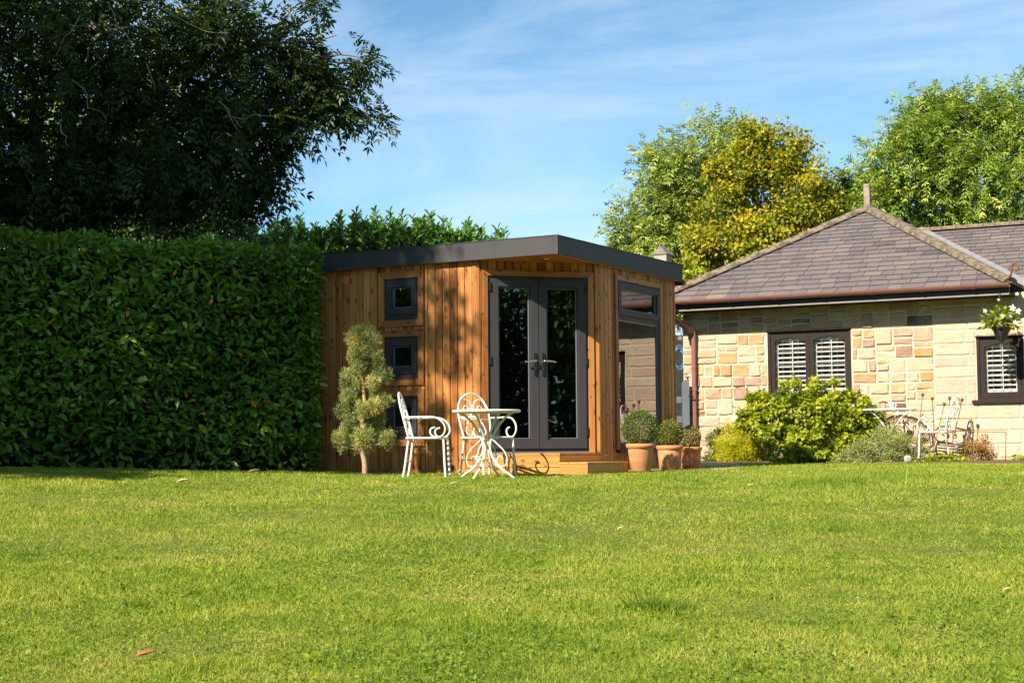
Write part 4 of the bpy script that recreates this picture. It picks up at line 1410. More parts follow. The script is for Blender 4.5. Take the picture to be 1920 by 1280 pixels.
# ================================================================== GATE, FENCE BEHIND
gt = empty('picket_gate', (1.60, 24.68, Gf(1.6, 24.7)), R(1.5), 'wooden picket gate, shade in its blue grey tone, between the cabin and the stone house', 'gate')
def picket(x, w, h, y0, y1):
    n = 8; pts = [(x-w/2, 0.03), (x+w/2, 0.03), (x+w/2, h-w/2)]
    for q in range(1, n): pts.append((x+w/2*math.cos(math.pi*q/n), h-w/2+w/2*math.sin(math.pi*q/n)))
    pts.append((x-w/2, h-w/2))
    return MB().poly(pts, y0, y1)
for k in range(5):
    picket(0.12+k*0.235, 0.07, 1.20, -.01, .015).build('picket', M['gate'], gt)
picket(1.075, 0.105, 1.27, -.04, .05).build('gate_post', M['gate'], gt)
for zz in (0.28, 0.62, 0.92):
    MB().bbox(0.02, 1.02, 0.0155, 0.045, zz, zz+.10, .004).build('rail', M['gate'], gt)
MB().tube(crom([(1.10, -.03, 1.02), (1.16, -.05, 1.03), (1.19, -.05, 1.0)], 4), .01, 6).build('latch', M['black'], gt)
fb = empty('boarded_fence', (0.6, 26.6, Gf(1, 26.6)), 0, 'black stained boarded fence seen in the gap behind the gate', 'fence')
for k in range(16):
    MB().bbox(0, 2.6, -0.012, 0.012, 0.02+k*0.13, 0.1495+k*0.13, .002).build('board', M['darkfence'], fb)
for xx in (0.1, 1.3, 2.4):
    MB().box(xx, xx+.08, 0.013, 0.09, 0, 2.15).build('post', M['darkfence'], fb)
hz_ = at(1273, 665, 26.4)
pts = []
for q in range(46):
    a_ = 2*math.pi*q/15
    pts.append((0.075*math.cos(a_)*(1+.12*math.sin(q*.7)), -0.02-0.0018*q, 0.17*math.sin(a_)-.003*q))
ho = MB().tube(pts[:34], 0.006, 6).build('garden_hose', M['hose'], None, True)
ho.location = hz_
prop(ho, 'coil of bright blue hose hung on the dark fence behind the gate', 'hose')
for (pa, sx, sz, nm_) in (((1272.5, 620, 26.5), .065, .05, 'upper of two small pale tags on the dark fence behind the gate'), ((1276, 633, 26.5), .07, .075, 'lower of two small pale tags on the dark fence behind the gate')):
    p = at(*pa)
    o = MB().bbox(-sx/2, sx/2, -.006, .0, -sz/2.2, sz/2.2, .002).build('wall_tag', M['soffitstrip'])
    o.location = (p.x, 26.585, p.z)
    prop(o, nm_, 'tag')
# weathered post with a gabled cap behind the cabin roof
pp = at(1243, 478, 27.3)
ps = empty('timber_post', (pp.x, pp.y, Gf(pp.x, pp.y)), -R(29.5), 'weathered pale timber post with a pointed cap showing above the cabin roof', 'post')
zt_ = pp.z-ps.location.z
MB().bbox(-.115, .115, -.115, .115, 0, zt_, .006).build('shaft', M['weathered'], ps)
mb = MB()
h = .15
mb.add([(-.135, -.135, zt_), (.135, -.135, zt_), (.135, .135, zt_), (-.135, .135, zt_), (0, -.135, zt_+h), (0, .135, zt_+h)], [(0, 1, 4), (1, 2, 5, 4), (2, 3, 5), (3, 0, 4, 5), (0, 3, 2, 1)])
mb.build('cap', M['weathered'], ps)

# ================================================================== GARDEN FURNITURE
def make_chair(label, loc, rz, material, group):
    """wrought iron armchair facing +x"""
    root = empty('garden_chair', loc, rz, label, 'chair', group)
    r = 0.0095
    # seat: rim and strips
    rim = crom([(-.19, -.17, .405), (-.19, .17, .405), (-.10, .205, .405), (.15, .215, .405), (.205, .17, .405), (.215, 0, .405), (.205, -.17, .405), (.15, -.215, .405), (-.10, -.205, .405)], 5, True)
    mb = MB().tube(rim, 0.011, 8, True)
    mb.build('seat_rim', material, root, True)
    for k in range(7):
        y = -.165 + .33*k/6
        MB().bbox(-.185, .208-abs(y)*.15, y-.013, y+.013, .402, .408, .002).build('seat_strip', material, root)
    for s in (-1, 1):
        MB().tube(crom([(-.165, s*.175, .40), (-.185, s*.182, .25), (-.205, s*.19, .10), (-.225, s*.20, -.012)], 5), 0.0125, 8).build('leg', material, root, True)
        MB().tube(crom([(.165, s*.19, .40), (.20, s*.197, .385), (.208, s*.20, .25), (.216, s*.205, .10), (.224, s*.21, -.012)], 5), 0.0125, 8).build('leg', material, root, True)
        arm = [(-.222, s*.205, .622), (-.10, s*.225, .622), (.06, s*.232, .624), (.145, s*.232, .607), (.208, s*.230, .55), (.222, s*.226, .48), (.188, s*.222, .425), (.13, s*.22, .411),
               (.082, s*.22, .432), (.065, s*.22, .472), (.082, s*.22, .505), (.118, s*.22, .515)]
        MB().tube(crom(arm, 6), r, 8).build('arm', material, root, True)
    back = [(-.165, -.175, .40), (-.195, -.196, .52), (-.222, -.206, .63), (-.245, -.198, .72), (-.268, -.155, .81), (-.282, -.085, .865), (-.287, 0, .885),
            (-.282, .085, .865), (-.268, .155, .81), (-.245, .198, .72), (-.222, .206, .63), (-.195, .196, .52), (-.165, .175, .40)]
    MB().tube(crom(back, 6), 0.0105, 8).build('back_frame', material, root, True)
    def bx(z): return -.165 - (z-.40)*0.26
    for s in (-1, 1):
        p = [(bx(.72), s*.188, .72), (bx(.79), s*.155, .79), (bx(.82), s*.095, .82), (bx(.79), s*.035, .79), (bx(.73), s*.012, .73), (bx(.66), s*.03, .66), (bx(.56), s*.10, .56), (bx(.47), s*.13, .47),
             (bx(.43), s*.09, .43), (bx(.45), s*.045, .45), (bx(.50), s*.055, .50), (bx(.51), s*.085, .51)]
        MB().tube(crom(p, 6), 0.0075, 6).build('back_scroll', material, root, True)
        p = [(bx(.70), s*.055, .70), (bx(.74), s*.07, .74), (bx(.75), s*.10, .75), (bx(.72), s*.125, .72), (bx(.68), s*.11, .68)]
        MB().tube(crom(p, 5), 0.0065, 6).build('back_curl', material, root, True)
    MB().tube([(bx(.605), -.2, .605), (bx(.605), .2, .605)], 0.0075, 6).build('back_bar', material, root, True)
    MB().tube([(-.20, -.185, .17), (-.20, .185, .17)], 0.007, 6).build('stretcher', material, root, True)
    return root

def make_table(label, loc, rz, material, group, openwork=False, h=.70, rad=.36):
    root = empty('bistro_table', loc, rz, label, 'table', group)
    if not openwork:
        MB().lathe([(0.0, h-.012), (rad-.03, h-.012), (rad-.012, h-.028), (rad, h-.022), (rad+.003, h-.008), (rad-.004, h), (rad-.02, h-.003), (0.0, h-.003)], 48).build('table_top', material, root, True)
    else:
        ring = [(rad*math.cos(2*math.pi*k/48), rad*math.sin(2*math.pi*k/48), h-.01) for k in range(48)]
        mb = MB().tube(ring, 0.014, 8, True)
        mb.tube([(p[0]*.9, p[1]*.9, p[2]) for p in ring], 0.006, 6, True)
        mb.build('table_rim', material, root, True)
        for k in range(12):
            a_ = 2*math.pi*k/12
            p = [(0.9*rad*math.cos(a_), 0.9*rad*math.sin(a_)), (.62*rad*math.cos(a_+.22), .62*rad*math.sin(a_+.22)), (.38*rad*math.cos(a_-.15), .38*rad*math.sin(a_-.15)), (.1*rad*math.cos(a_), .1*rad*math.sin(a_))]
            MB().tube(crom([(q[0], q[1], h-.01) for q in p], 4), 0.006, 6).build('top_scroll', material, root, True)
            # leaf-shaped piece
            q = Vector((.66*rad*math.cos(a_+.05), .66*rad*math.sin(a_+.05), h-.006))
            MB().add([(q.x+.034*math.cos(a_), q.y+.034*math.sin(a_), q.z), (q.x-.018*math.sin(a_), q.y+.018*math.cos(a_), q.z), (q.x-.034*math.cos(a_), q.y-.034*math.sin(a_), q.z), (q.x+.018*math.sin(a_), q.y-.018*math.cos(a_), q.z),
                      (q.x, q.y, q.z-.006)], [(0, 1, 2, 3), (1, 0, 4), (2, 1, 4), (3, 2, 4), (0, 3, 4)]).build('top_leaf', material, root)
    for k in range(4):
        a_ = math.pi/4 + math.pi/2*k
        c, s = math.cos(a_), math.sin(a_)
        def P(rr, zz): return (rr*c, rr*s, zz)
        MB().tube(crom([P(rad*.86, h-.03), P(rad*.62, h-.075), P(rad*.33, h-.19), P(rad*.12, h-.33), P(rad*.15, h-.45), P(rad*.38, h-.575), P(rad*.72, h-.655), P(rad*.93, h-.70-.012)], 6), 0.0125, 8).build('leg', material, root, True)
        MB().tube(crom([P(rad*.15, h-.29), P(rad*.32, h-.34), P(rad*.56, h-.42), P(rad*.66, h-.50), P(rad*.60, h-.565), P(rad*.44, h-.575), P(rad*.33, h-.535), P(rad*.36, h-.48), P(rad*.47, h-.475), P(rad*.5, h-.5)], 6), 0.007, 6).build('leg_scroll', material, root, True)
    mb = MB().lathe([(.030, h-.36), (.036, h-.35), (.036, h-.33), (.030, h-.32)], 16)
    mb.build('collar', material, root, True)
    return root
def gp(px, py, d):
    p = at(px, py, d)
    return (p.x, p.y, Gf(p.x, p.y))
make_table('white iron bistro table with solid round top on the lawn before the cabin', gp(913, 890, 16.4), R(20), M['cream_iron'], 'white iron bistro set by the cabin', False, .69, .35)
make_chair('white iron armchair in side view between small juniper and bistro table', gp(800, 890, 16.85), R(-4), M['white_iron'], 'white iron bistro set by the cabin')
make_chair('white iron armchair standing behind the bistro table, facing the lawn', gp(913, 888, 17.15), R(-52), M['white_iron'], 'white iron bistro set by the cabin')
# second set by the house wall
def hg(t, y):
    p = hw(t, y)
    return (p.x, p.y, Gf(p.x, p.y)+0.03)
make_table('white openwork iron table standing before the honey stone wall', hg(3.33, -0.48), R(10), M['white_iron'], 'white iron set by the house wall', True, .74, .37)
make_chair('white iron armchair by the stone wall, turned towards the openwork table', hg(4.0, -0.42), HR+R(172), M['white_iron'], 'white iron set by the house wall')
# things on the openwork table
tb = hg(3.33, -0.48)
mg = empty('mug', (tb[0]+.01, tb[1]-.06, tb[2]+.745), 0, 'plain white mug on the openwork iron table', 'mug')
MB().lathe([(0, .002), (.034, .002), (.038, .01), (.040, .09), (.038, .092), (.035, .088), (.033, .012), (0, .01)], 20).build('cup', M['shutter'], mg, True)
MB().tube(crom([(.037, 0, .075), (.062, 0, .072), (.068, 0, .048), (.058, 0, .026), (.036, 0, .022)], 5), .006, 6).build('handle', M['shutter'], mg, True)
ln_ = empty('lantern', (tb[0]-.11, tb[1]-.08, tb[2]+.745), 0, 'small dark lantern beside the white mug on the iron table', 'lantern')
MB().bbox(-.05, .05, -.05, .05, .0, .012, .003).build('base', M['rust'], ln_)
for sx in (-.045, .045):
    for sy in (-.045, .045):
        MB().tube([(sx, sy, .01), (sx, sy, .085)], .005, 6).build('post', M['rust'], ln_)
MB().lathe([(.066, .083), (.060, .095), (.035, .108), (.012, .112), (0, .114)], 16).build('hood', M['rust'], ln_, True)
MB().lathe([(0, .012), (.022, .012), (.022, .06), (0, .062)], 14).build('candle', M['shutter'], ln_, True)

# rusty poppy-head rods
for (tx, ty, bx_, by_, nm_) in ((1730, 740, 1712, 862, 'tallest rusty rod, leaning over the table with a poppy-head tip'), (1748, 747, 1750, 864, 'rusty upright rod with poppy-head tip just past the tallest'),
                          (1770.5, 757.5, 1741, 864, 'shortest rusty poppy-head rod, leaning across the upright ones'), (1780.5, 746.5, 1769, 866, 'rusty poppy-head rod leaning before the white chair seat'),
                          (1804, 749.5, 1774, 866, 'rusty poppy-head rod leaning against the white chair back')):
    d = 22.35
    p0 = at(bx_, by_, d); p0.z = Gf(p0.x, p0.y); p1 = at(tx, ty, d+.12)
    ro = empty('plant_stake', p0, 0, nm_, 'plant stake', 'rusty poppy-head rods')
    q = p1-p0
    mid_ = q*0.5 + Vector((.012, 0, .0))
    MB().tube(crom([(0, 0, -.05), mid_, q], 6), 0.0058, 6).build('rod', M['rust'], ro, True)
    mh = Matrix.Translation(q)
    MB().lathe([(.004, -.03), (.012, -.025), (.022, -.008), (.024, .004), (.018, .016), (.020, .020), (.023, .023), (.0, .025)], 14, mh).build('poppy_head', M['rust'], ro, True)
# rusty wire hoop frame round the tan shrub
p0 = Vector(hg(4.27, -0.75)); p1 = Vector(hg(4.98, -0.80))
hp = empty('wire_support', p0, 0, 'thin rusty square wire frame around the tan shrub', 'plant support')
d_ = p1-p0
MB().tube([(0, 0, -.05), (0, 0, .42)], .006, 6).build('upright', M['rust'], hp, True)
MB().tube([(d_.x, d_.y, d_.z-.05), (d_.x+.02, d_.y, d_.z+.40)], .006, 6).build('upright', M['rust'], hp, True)
MB().tube(crom([(0, 0, .42), (d_.x*.5, d_.y*.5, .405), (d_.x+.02, d_.y, d_.z+.40)], 6), .006, 6).build('top_bar', M['rust'], hp, True)

# ================================================================== POTS
def leaf_ball(root, name, cen, rad, n, ln, wd, material, seed, squash=.95, shell=.72, rough=.06):
    r_ = np.random.default_rng(seed)
    d = rand_dirs(n, r_)
    ph = r_.random(6)*6.28
    bumpy = 1 + rough*(np.sin(d[:, 0]*7+ph[0])*np.sin(d[:, 1]*6+ph[1]) + np.sin(d[:, 2]*8+ph[2])*np.sin(d[:, 0]*11+ph[3])*.7)
    rad_ = rad*(shell+(1-shell)*r_.random(n)**.6)*bumpy
    C = np.array(cen) + d*rad_[:, None]*np.array([1, 1, squash])
    ax = unit(d*.8 + r_.normal(size=(n, 3))*.7)
    nm = unit(d + r_.normal(size=(n, 3))*.6)
    me = leaves_mesh(name, C, ax, nm, ln*(.7+.6*r_.random(n)), wd*(.7+.6*r_.random(n)), r_.beta(2, 2.3, n), 'oval' if n < 4000 else 'diamond', .15, .05)
    o = link(name, me, material, root)
    return o
def pot(label, px, py, d, r_top, r_bot, h, ball_r, ball_sq, ball_mat, clay, seed, n=5200):
    p = at(px, py, d)
    z = Gf(p.x, p.y)+.012
    root = empty('potted_box', (p.x, p.y, z), random.random()*3, label, 'potted plant', 'box balls in terracotta pots')
    MB().lathe([(0, 0), (r_bot-.006, 0), (r_bot, .006), (r_bot+(r_top-r_bot)*.82, h-.055), (r_top-.006, h-.05), (r_top+.010, h-.045), (r_top+.014, h-.012), (r_top+.008, h), (r_top-.014, h), (r_top-.018, h-.04), (0, h-.042)], 44).build('pot', clay, root, True)
    MB().lathe([(0, h-.030), (r_top-.02, h-.034)], 24).build('compost', M['soil'], root)
    mb = MB()
    r_ = np.random.default_rng(seed)
    cz = h+ball_r*ball_sq*.86
    for k in range(9):
        a_ = 2*math.pi*k/9
        limb(mb, (0.02*math.cos(a_), .02*math.sin(a_), h-.05), (ball_r*.6*math.cos(a_), ball_r*.6*math.sin(a_), cz+.05*math.sin(k*2)), .008, .003, r_, .1, 5, 5)
    mb.build('stem', M['pale_bark'], root, True)
    leaf_ball(root, 'foliage', (0, 0, cz), ball_r, n, .020, .0125, ball_mat, seed, ball_sq)
    return root
pot('largest terracotta pot with dense green clipped box ball beside the step', 1202, 884, 18.15, .155, .115, .312, .208, .95, M['box'], M['terracotta'], 5)
pot('shaded terracotta pot with yellowing box ball, middle of the three', 1256.5, 880, 18.85, .148, .125, .285, .150, 1.05, M['box_yellow'], M['terracotta'], 6, 3600)
pot('smallest orange terracotta pot with dry brown box ball by the downpipe', 1295, 879, 19.35, .128, .118, .262, .128, 1.05, M['box_dry'], M['terracotta_warm'], 7, 2600)

# ================================================================== SMALL JUNIPER BY THE CABIN
jb = Vector((-1.625, 17.5, Gf(-1.625, 17.5)))
jt = empty('juniper_tree', jb, 0, 'small cloud-pruned grey green juniper before the shaded cladding', 'tree')
r = np.random.default_rng(31)
def jl(px, py, dd=0.0):
    return at(px, py, 17.5+dd) - jb
tr_pts = [jl(684, 893), jl(684, 870), jl(680, 845), jl(679, 800), jl(683, 760), jl(681, 720), jl(681, 690), jl(683, 650)]
tr_pts[0].z = -.05
mb = MB(); mb.tube(crom(tr_pts, 5), list(np.linspace(.034, .012, 36)), 9)
JC = [(662, 636, 15, 0), (690, 634, 19, .02), (674, 628, 17, .0), (703, 640, 12, .0), (668, 664, 16, -.05), (692, 668, 21, .05), (705, 672, 13, 0), (655, 706, 17, .06), (670, 690, 13, -.05), (648, 716, 11, 0),
      (712, 702, 17, .0), (724, 708, 12, .05), (700, 716, 13, -.08), (652, 742, 15, -.05), (642, 770, 16, 0), (664, 764, 17, .08), (656, 790, 13, -.05), (683, 768, 18, -.1), (702, 762, 15, -.1), (716, 752, 14, 0),
      (694, 784, 14, .05), (728, 752, 9, 0), (668, 784, 13, .12), (636, 822, 14, 0), (650, 816, 10, .05), (644, 836, 10, 0), (680, 818, 20, -.08), (690, 832, 15, 0), (672, 838, 14, .05), (698, 812, 12, .05), (728, 818, 12, 0), (730, 834, 8, .0), (720, 826, 8, -.05), (683, 655, 16, 0), (678, 682, 13, .06), (698, 692, 13, .06), (664, 722, 13, .0), (700, 735, 14, .06), (668, 745, 13, .1), (690, 748, 12, .12), (650, 805, 12, 0), (668, 806, 14, .08), (700, 798, 13, .06), (712, 785, 11, 0), (712, 812, 10, .05), (660, 826, 10, .05)]
C_, N_, R_ = [], [], []
for (px, py, rp, dd) in JC:
    c = jl(px, py, dd)
    k = int(17*rp)
    rad = rp/171.0
    d = rand_dirs(k, r)
    C_.append(np.array(c) + d*rad*(.15+1.0*r.random((k, 1))**.8)*np.array([.9, .9, 1.0]) + r.normal(scale=.010, size=(k, 3))); N_.append(d); R_.append(np.clip(r.beta(2, 2, k)+r.normal(scale=.12), 0, 1))
    # a twig to each tuft
    st = min(tr_pts, key=lambda q: abs(q.z-(c.z-.10)))
    limb(mb, st, c, .009, .003, r, .06, 5, 5)
mb.build('trunk', M['pale_bark'], jt, True)
C_ = np.concatenate(C_); D_ = np.concatenate(N_); R_ = np.concatenate(R_)
# each tuft spray: several fine needles
n = len(C_)
CC, AA, NN, RR = [], [], [], []
for q in range(6):
    a = unit(D_*.7 + r.normal(size=(n, 3))*.5 + np.array([0, 0, .75]))
    CC.append(C_ + r.normal(scale=.006, size=(n, 3))); AA.append(a); NN.append(rand_dirs(n, r)); RR.append(np.clip(R_+r.normal(scale=.08, size=n), 0, 1))
me = leaves_mesh('foliage', np.concatenate(CC), np.concatenate(AA), np.concatenate(NN), .034*(.5+.8*r.random(6*n)), .0055, np.concatenate(RR), 'diamond', .2, .1)
link('crown', me, M['juniper'], jt)

# ================================================================== SHRUBS BY THE HOUSE
def shrub(name, label, base, blobs, n, ln, wd, material, shape, seed, droop=-.2, stems=12, shell=.5, out=.6, stem_mat=None, crnd=.4, grp='shrubs along the house wall', clusters=90, cs=.07):
    """blobs in local metres from the base"""
    r_ = np.random.default_rng(seed)
    root = empty(name, base, 0, label, 'shrub', grp)
    mb = MB()
    P, D, idx = blob_points(blobs, clusters, r_, shell)
    P[:, 2] = np.maximum(P[:, 2], .03)
    for k in r_.choice(len(P), min(stems, len(P)), replace=False):
        limb(mb, (r_.normal()*.05, r_.normal()*.05, -.03), P[k], .010, .003, r_, .07, 5, 5)
    mb.build('stem', stem_mat or M['bark'], root, True)
    cl = r_.integers(0, clusters, n)
    C = P[cl] + r_.normal(scale=cs, size=(n, 3))*np.array([1, 1, .7])
    C[:, 2] = np.maximum(C[:, 2], .01)
    d = D[cl]
    ax = unit(d*out + r_.normal(size=(n, 3))*.75 + np.array([0, 0, droop]))
    nm = unit(d*.5 + np.array([0, 0, .8]) + r_.normal(size=(n, 3))*.5)
    cr = r_.random(clusters)
    me = leaves_mesh('foliage', C, ax, nm, ln*(.65+.7*r_.random(n)), wd*(.65+.7*r_.random(n)), np.clip(cr[cl]*crnd+r_.beta(2, 2, n)*(1-crnd), 0, 1), shape, .18, .12)
    link('foliage', me, material, root)
    return root
def pxblobs(base, lst, d, dep=.8):
    out = []
    for (px, py, rx, ry, dd) in lst:
        c = at(px, py, d+dd)
        s = (d+dd)/3000.0
        out.append((c.x-base[0], c.y-base[1], c.z-base[2], rx*s, min(rx, ry)*s*dep, ry*s))
    return out
b0 = gp(1520, 872, 23.15)
shrub('lime_maple_shrub', 'largest shrub, bright lime green and spreading under the shuttered window', b0,
      pxblobs(b0, [(1500, 780, 70, 55, 0), (1450, 790, 48, 42, -.1), (1560, 790, 62, 55, .05), (1605, 775, 36, 40, .1), (1505, 735, 40, 28, .1), (1555, 735, 38, 22, .1), (1480, 830, 60, 45, -.2), (1550, 835, 62, 40, -.2),
                    (1425, 765, 30, 26, 0), (1410, 790, 26, 24, 0), (1622, 758, 26, 24, .05), (1632, 790, 24, 26, .05), (1520, 850, 60, 26, -.25)], 23.15), 13500, .062, .052, M['shrub'], 'maple', 41, -.15, 26, .6, .7, clusters=300, cs=.052, crnd=.6)
b0 = gp(1392, 873, 23.8)
shrub('golden_juniper_shrub', 'low golden yellow conifer shrub in front of the lime green one', b0,
      pxblobs(b0, [(1380, 826, 34, 34, 0), (1402, 832, 34, 32, -.03), (1392, 852, 40, 24, -.06), (1415, 850, 32, 24, -.05), (1365, 850, 26, 22, 0), (1425, 858, 24, 16, -.1), (1352, 838, 10, 14, .1)], 23.8), 24000, .045, .007, M['goldjuniper'], 'diamond', 42, .25, 8, .45, .9, clusters=260, cs=.045)
b0 = gp(1340, 874, 24.15)
shrub('dark_green_shrub', 'small dark green shrub between the downpipe and the golden conifer', b0,
      pxblobs(b0, [(1338, 850, 18, 22, 0), (1342, 826, 14, 20, 0), (1352, 812, 12, 12, .05), (1328, 864, 10, 10, 0)], 24.15), 2600, .032, .016, M['box'], 'diamond', 43, .1, 8, .4, .6, clusters=70, cs=.04)
b0 = gp(1655, 874, 22.75)
shrub('blue_juniper_shrub', 'spreading blue green juniper between the lime shrub and the white table', b0,
      pxblobs(b0, [(1660, 840, 52, 34, 0), (1700, 840, 38, 32, .1), (1615, 850, 40, 24, -.05), (1580, 862, 28, 12, -.05), (1668, 815, 34, 16, .05), (1640, 862, 60, 14, -.1), (1720, 862, 24, 12, 0)], 22.75), 24000, .042, .0075, M['bluejuniper'], 'diamond', 44, .15, 14, .45, .9, M['pale_bark'], clusters=230, cs=.042)
b0 = gp(1828, 872, 22.75)
shrub('tan_shrub', 'dry tan shrub inside the rusty wire frame', b0,
      pxblobs(b0, [(1828, 838, 28, 24, 0), (1812, 848, 18, 20, 0), (1848, 842, 18, 22, 0), (1830, 860, 20, 12, -.02)], 22.75), 2300, .034, .013, M['tan'], 'diamond', 45, .5, 46, .3, .8, M['pale_bark'], clusters=80, cs=.03)
b0 = gp(1762, 876, 22.3)
shrub('low_green_plant', 'low fresh green leafy clump at the foot of the white chair', b0,
      pxblobs(b0, [(1752, 868, 16, 10, 0), (1775, 866, 18, 12, 0), (1798, 868, 14, 9, 0), (1735, 872, 12, 6, 0)], 22.3), 420, .055, .045, M['shrub'], 'maple', 46, .2, 8, .3, .6, clusters=60, cs=.04)
b0 = gp(1912, 872, 22.3)
shrub('low_green_plant', 'low fresh green clump under the single window, near the wall base', b0,
      pxblobs(b0, [(1912, 868, 14, 9, 0), (1930, 866, 14, 11, 0)], 22.3), 240, .055, .045, M['shrub'], 'maple', 47, .2, 6, .3, .6, clusters=30, cs=.04)

# ================================================================== HANGING BASKET
hb = at(1878, 641, 22.1)
bk_ = empty('hanging_basket', hb, 0, 'black wicker hanging basket of white flowers under the eaves', 'hanging basket')
prof = [(0.004, 0.0), (.03, .012), (.06, .05), (.085, .10), (.10, .15), (.108, .195)]
MB().lathe(prof, 24).build('liner', M['black'], bk_, True)
mb = MB()
for k in range(10):
    zz = .01+.185*k/9
    rr = np.interp(zz, [p[1] for p in prof], [p[0] for p in prof])+.004
    mb.tube([(rr*math.cos(2*math.pi*q/24), rr*math.sin(2*math.pi*q/24), zz+.006*(-1)**q) for q in range(24)], .0055, 5, True)
mb.build('weave', M['basket'], bk_, True)
for k in range(3):
    a_ = 2*math.pi*k/3+.4
    MB().tube([(.108*math.cos(a_), .108*math.sin(a_), .195), (0, 0, .56)], .003, 5).build('chain', M['black'], bk_, True)
hk = hw(TR-.16, gy+.03, 2.46)-hb
MB().tube(crom([(0, 0, .56), (.02, .0, .60), (0, 0, .63), (-.02, 0, .61)], 5) + [Vector((hk.x, hk.y, hk.z))], .006, 6).build('hook', M['black'], bk_, True)
MB().tube([(0, 0, .005), (.002, 0, -.10), (-.003, 0, -.17)], .004, 5).build('trailing_twig', M['bark'], bk_, True)
r = np.random.default_rng(51)
n = 280
d = rand_dirs(n, r); d[:, 2] = np.abs(d[:, 2])
C = np.array([0, 0, .21]) + d*np.array([.27, .20, .27])*(.3+.75*r.random((n, 1)))
me = leaves_mesh('foliage', C, unit(d*.8+r.normal(size=(n, 3))*.5+np.array([0, 0, -.35])), unit(np.array([0, 0, 1.])+d*.4+r.normal(size=(n, 3))*.3), .088*(.6+.7*r.random(n)), .052*(.6+.6*r.random(n)), r.beta(2, 2.6, n)*.8, 'oval', .12, .1)
link('foliage', me, M['shrub'], bk_)
mb = MB()
for k in range(9):
    q = Vector((random.uniform(-.2, .26), random.uniform(-.1, .1), random.uniform(.3, .5)))
    mb.tube(crom([(q.x*.2, q.y*.2, .18), (q.x*.7, q.y, q.z*.75), q], 5), .004, 5)
mb.build('stem', M['stalk'], bk_, True)
for (px, py, s) in ((1898, 577, .055), (1909, 583, .048), (1879, 592, .040), (1893, 594, .040), (1847, 583, .034), (1903, 604, .036), (1917, 600, .036), (1872, 562, .022), (1907, 551, .03)):
    p = at(px, py, 21.95)-hb
    mb = MB()
    nrm = Vector((random.uniform(-.4, .1), -1, random.uniform(-.1, .4))).normalized()
    qt = nrm.to_track_quat('Z', 'Y').to_matrix().to_4x4()
    for q in range(5):
        a_ = 2*math.pi*q/5 + random.random()*.2
        pts = [(0, 0, 0), (.55*s*math.cos(a_-.5), .55*s*math.sin(a_-.5), .012), (s*math.cos(a_), s*math.sin(a_), .004), (.55*s*math.cos(a_+.5), .55*s*math.sin(a_+.5), .012), (.5*s*math.cos(a_), .5*s*math.sin(a_), .004)]
        mb.add(pts, [(0, 1, 4), (1, 2, 4), (2, 3, 4), (3, 0, 4)], Matrix.Translation(p) @ qt)
    mb.build('flower', M['petal'], bk_)

# ================================================================== LAUREL HEDGES
def laurel_leaf_mesh(seed, ln=.135, wd=.056):
    r_ = np.random.default_rng(seed)
    me = leaves_mesh('leaf', np.zeros((1, 3)), np.array([[1., 0, 0]]), np.array([[0, 0, 1.]]), ln, wd, [r_.random()], 'oval', .22, .25)
    me.materials.append(M['laurel'])
    return me
# line of the hedge's front face: from far beyond the frame to the cabin's corner
HA = Vector((-12.0, 14.2, 0)); HB = Vector((-2.24, 18.55, 0))
hdir = (HB-HA).normalized(); hlen = (HB-HA).length
hin = Vector((-hdir.y, hdir.x, 0))
hn = -hin
hbase = Vector((HB.x, HB.y, Gf(HB.x, HB.y)))
hedge = empty('laurel_hedge', hbase, 0, 'tall clipped laurel hedge in shade, running up to the cabin', 'hedge')
def hpt(s, dep, z):
    """s from the cabin end backwards"""
    p = HB - hdir*s + hin*dep
    return Vector((p.x, p.y, Gf(p.x, p.y)+z))
def htop(s):
    return 2.56 + .03*np.sin(s*2.3) + .035*np.sin(s*5.1+1) - .012*s
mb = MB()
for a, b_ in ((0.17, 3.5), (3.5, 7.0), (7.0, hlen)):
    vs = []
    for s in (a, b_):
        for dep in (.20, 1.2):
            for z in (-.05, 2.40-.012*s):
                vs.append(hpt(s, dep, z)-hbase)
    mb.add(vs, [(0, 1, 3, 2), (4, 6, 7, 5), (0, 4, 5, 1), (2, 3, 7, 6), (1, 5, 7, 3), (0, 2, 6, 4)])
mb.build('shade_core', M['hedgecore'], hedge)  # solid filler box, no twigs; its dark colour stands for inner shade
r = np.random.default_rng(61)
# short stems showing in the dark foot of the hedge
mb = MB()
for k in range(13):
    s = .4+k*.55+.3*r.random()+r.random()*.1
    p = hpt(s, .16+.1*r.random(), 0)-hbase
    limb(mb, p-Vector((0, 0, .05)), p+Vector((r.normal()*.08, -.05+r.normal()*.03, .5)), .018, .008, r, .08, 5, 5)
mb.build('stem', M['bark'], hedge, True)
Nh = 20000
s = r.random(Nh)**1.15*min(hlen, 9.5)
z = r.random(Nh)
z = .03+(htop(s)-.03)*z**.95
keep = (z > .3) | (r.random(Nh) < .45+.5*(z/.3))
bulge = .05*np.sin(s*2.3+z*1.7+1)*np.sin(z*2.9+s*.8)+.045*np.sin(s*6.1+z*4.3)*np.sin(z*6.7-s*2)+.04*(z < .35)
dep = -.02+bulge+.17*r.random(Nh)**1.6
cen = np.array([hpt(a, b_, c) for a, b_, c in zip(s, dep, z)]) - np.array(hbase)
hnv = np.array(hn); hdv = np.array(hdir)
ax = unit(hnv*.55 + hdv*r.normal(scale=.75, size=(Nh, 1)) + np.array([0, 0, 1])*(r.normal(scale=.5, size=(Nh, 1))-.25) + r.normal(scale=.2, size=(Nh, 3)))
nm = unit(hnv*.75 + np.array([0, 0, .75]) + r.normal(scale=.42, size=(Nh, 3)))
ln = .118*(.45+.75*r.random(Nh)); wd = .42*ln*(.8+.4*r.random(Nh))
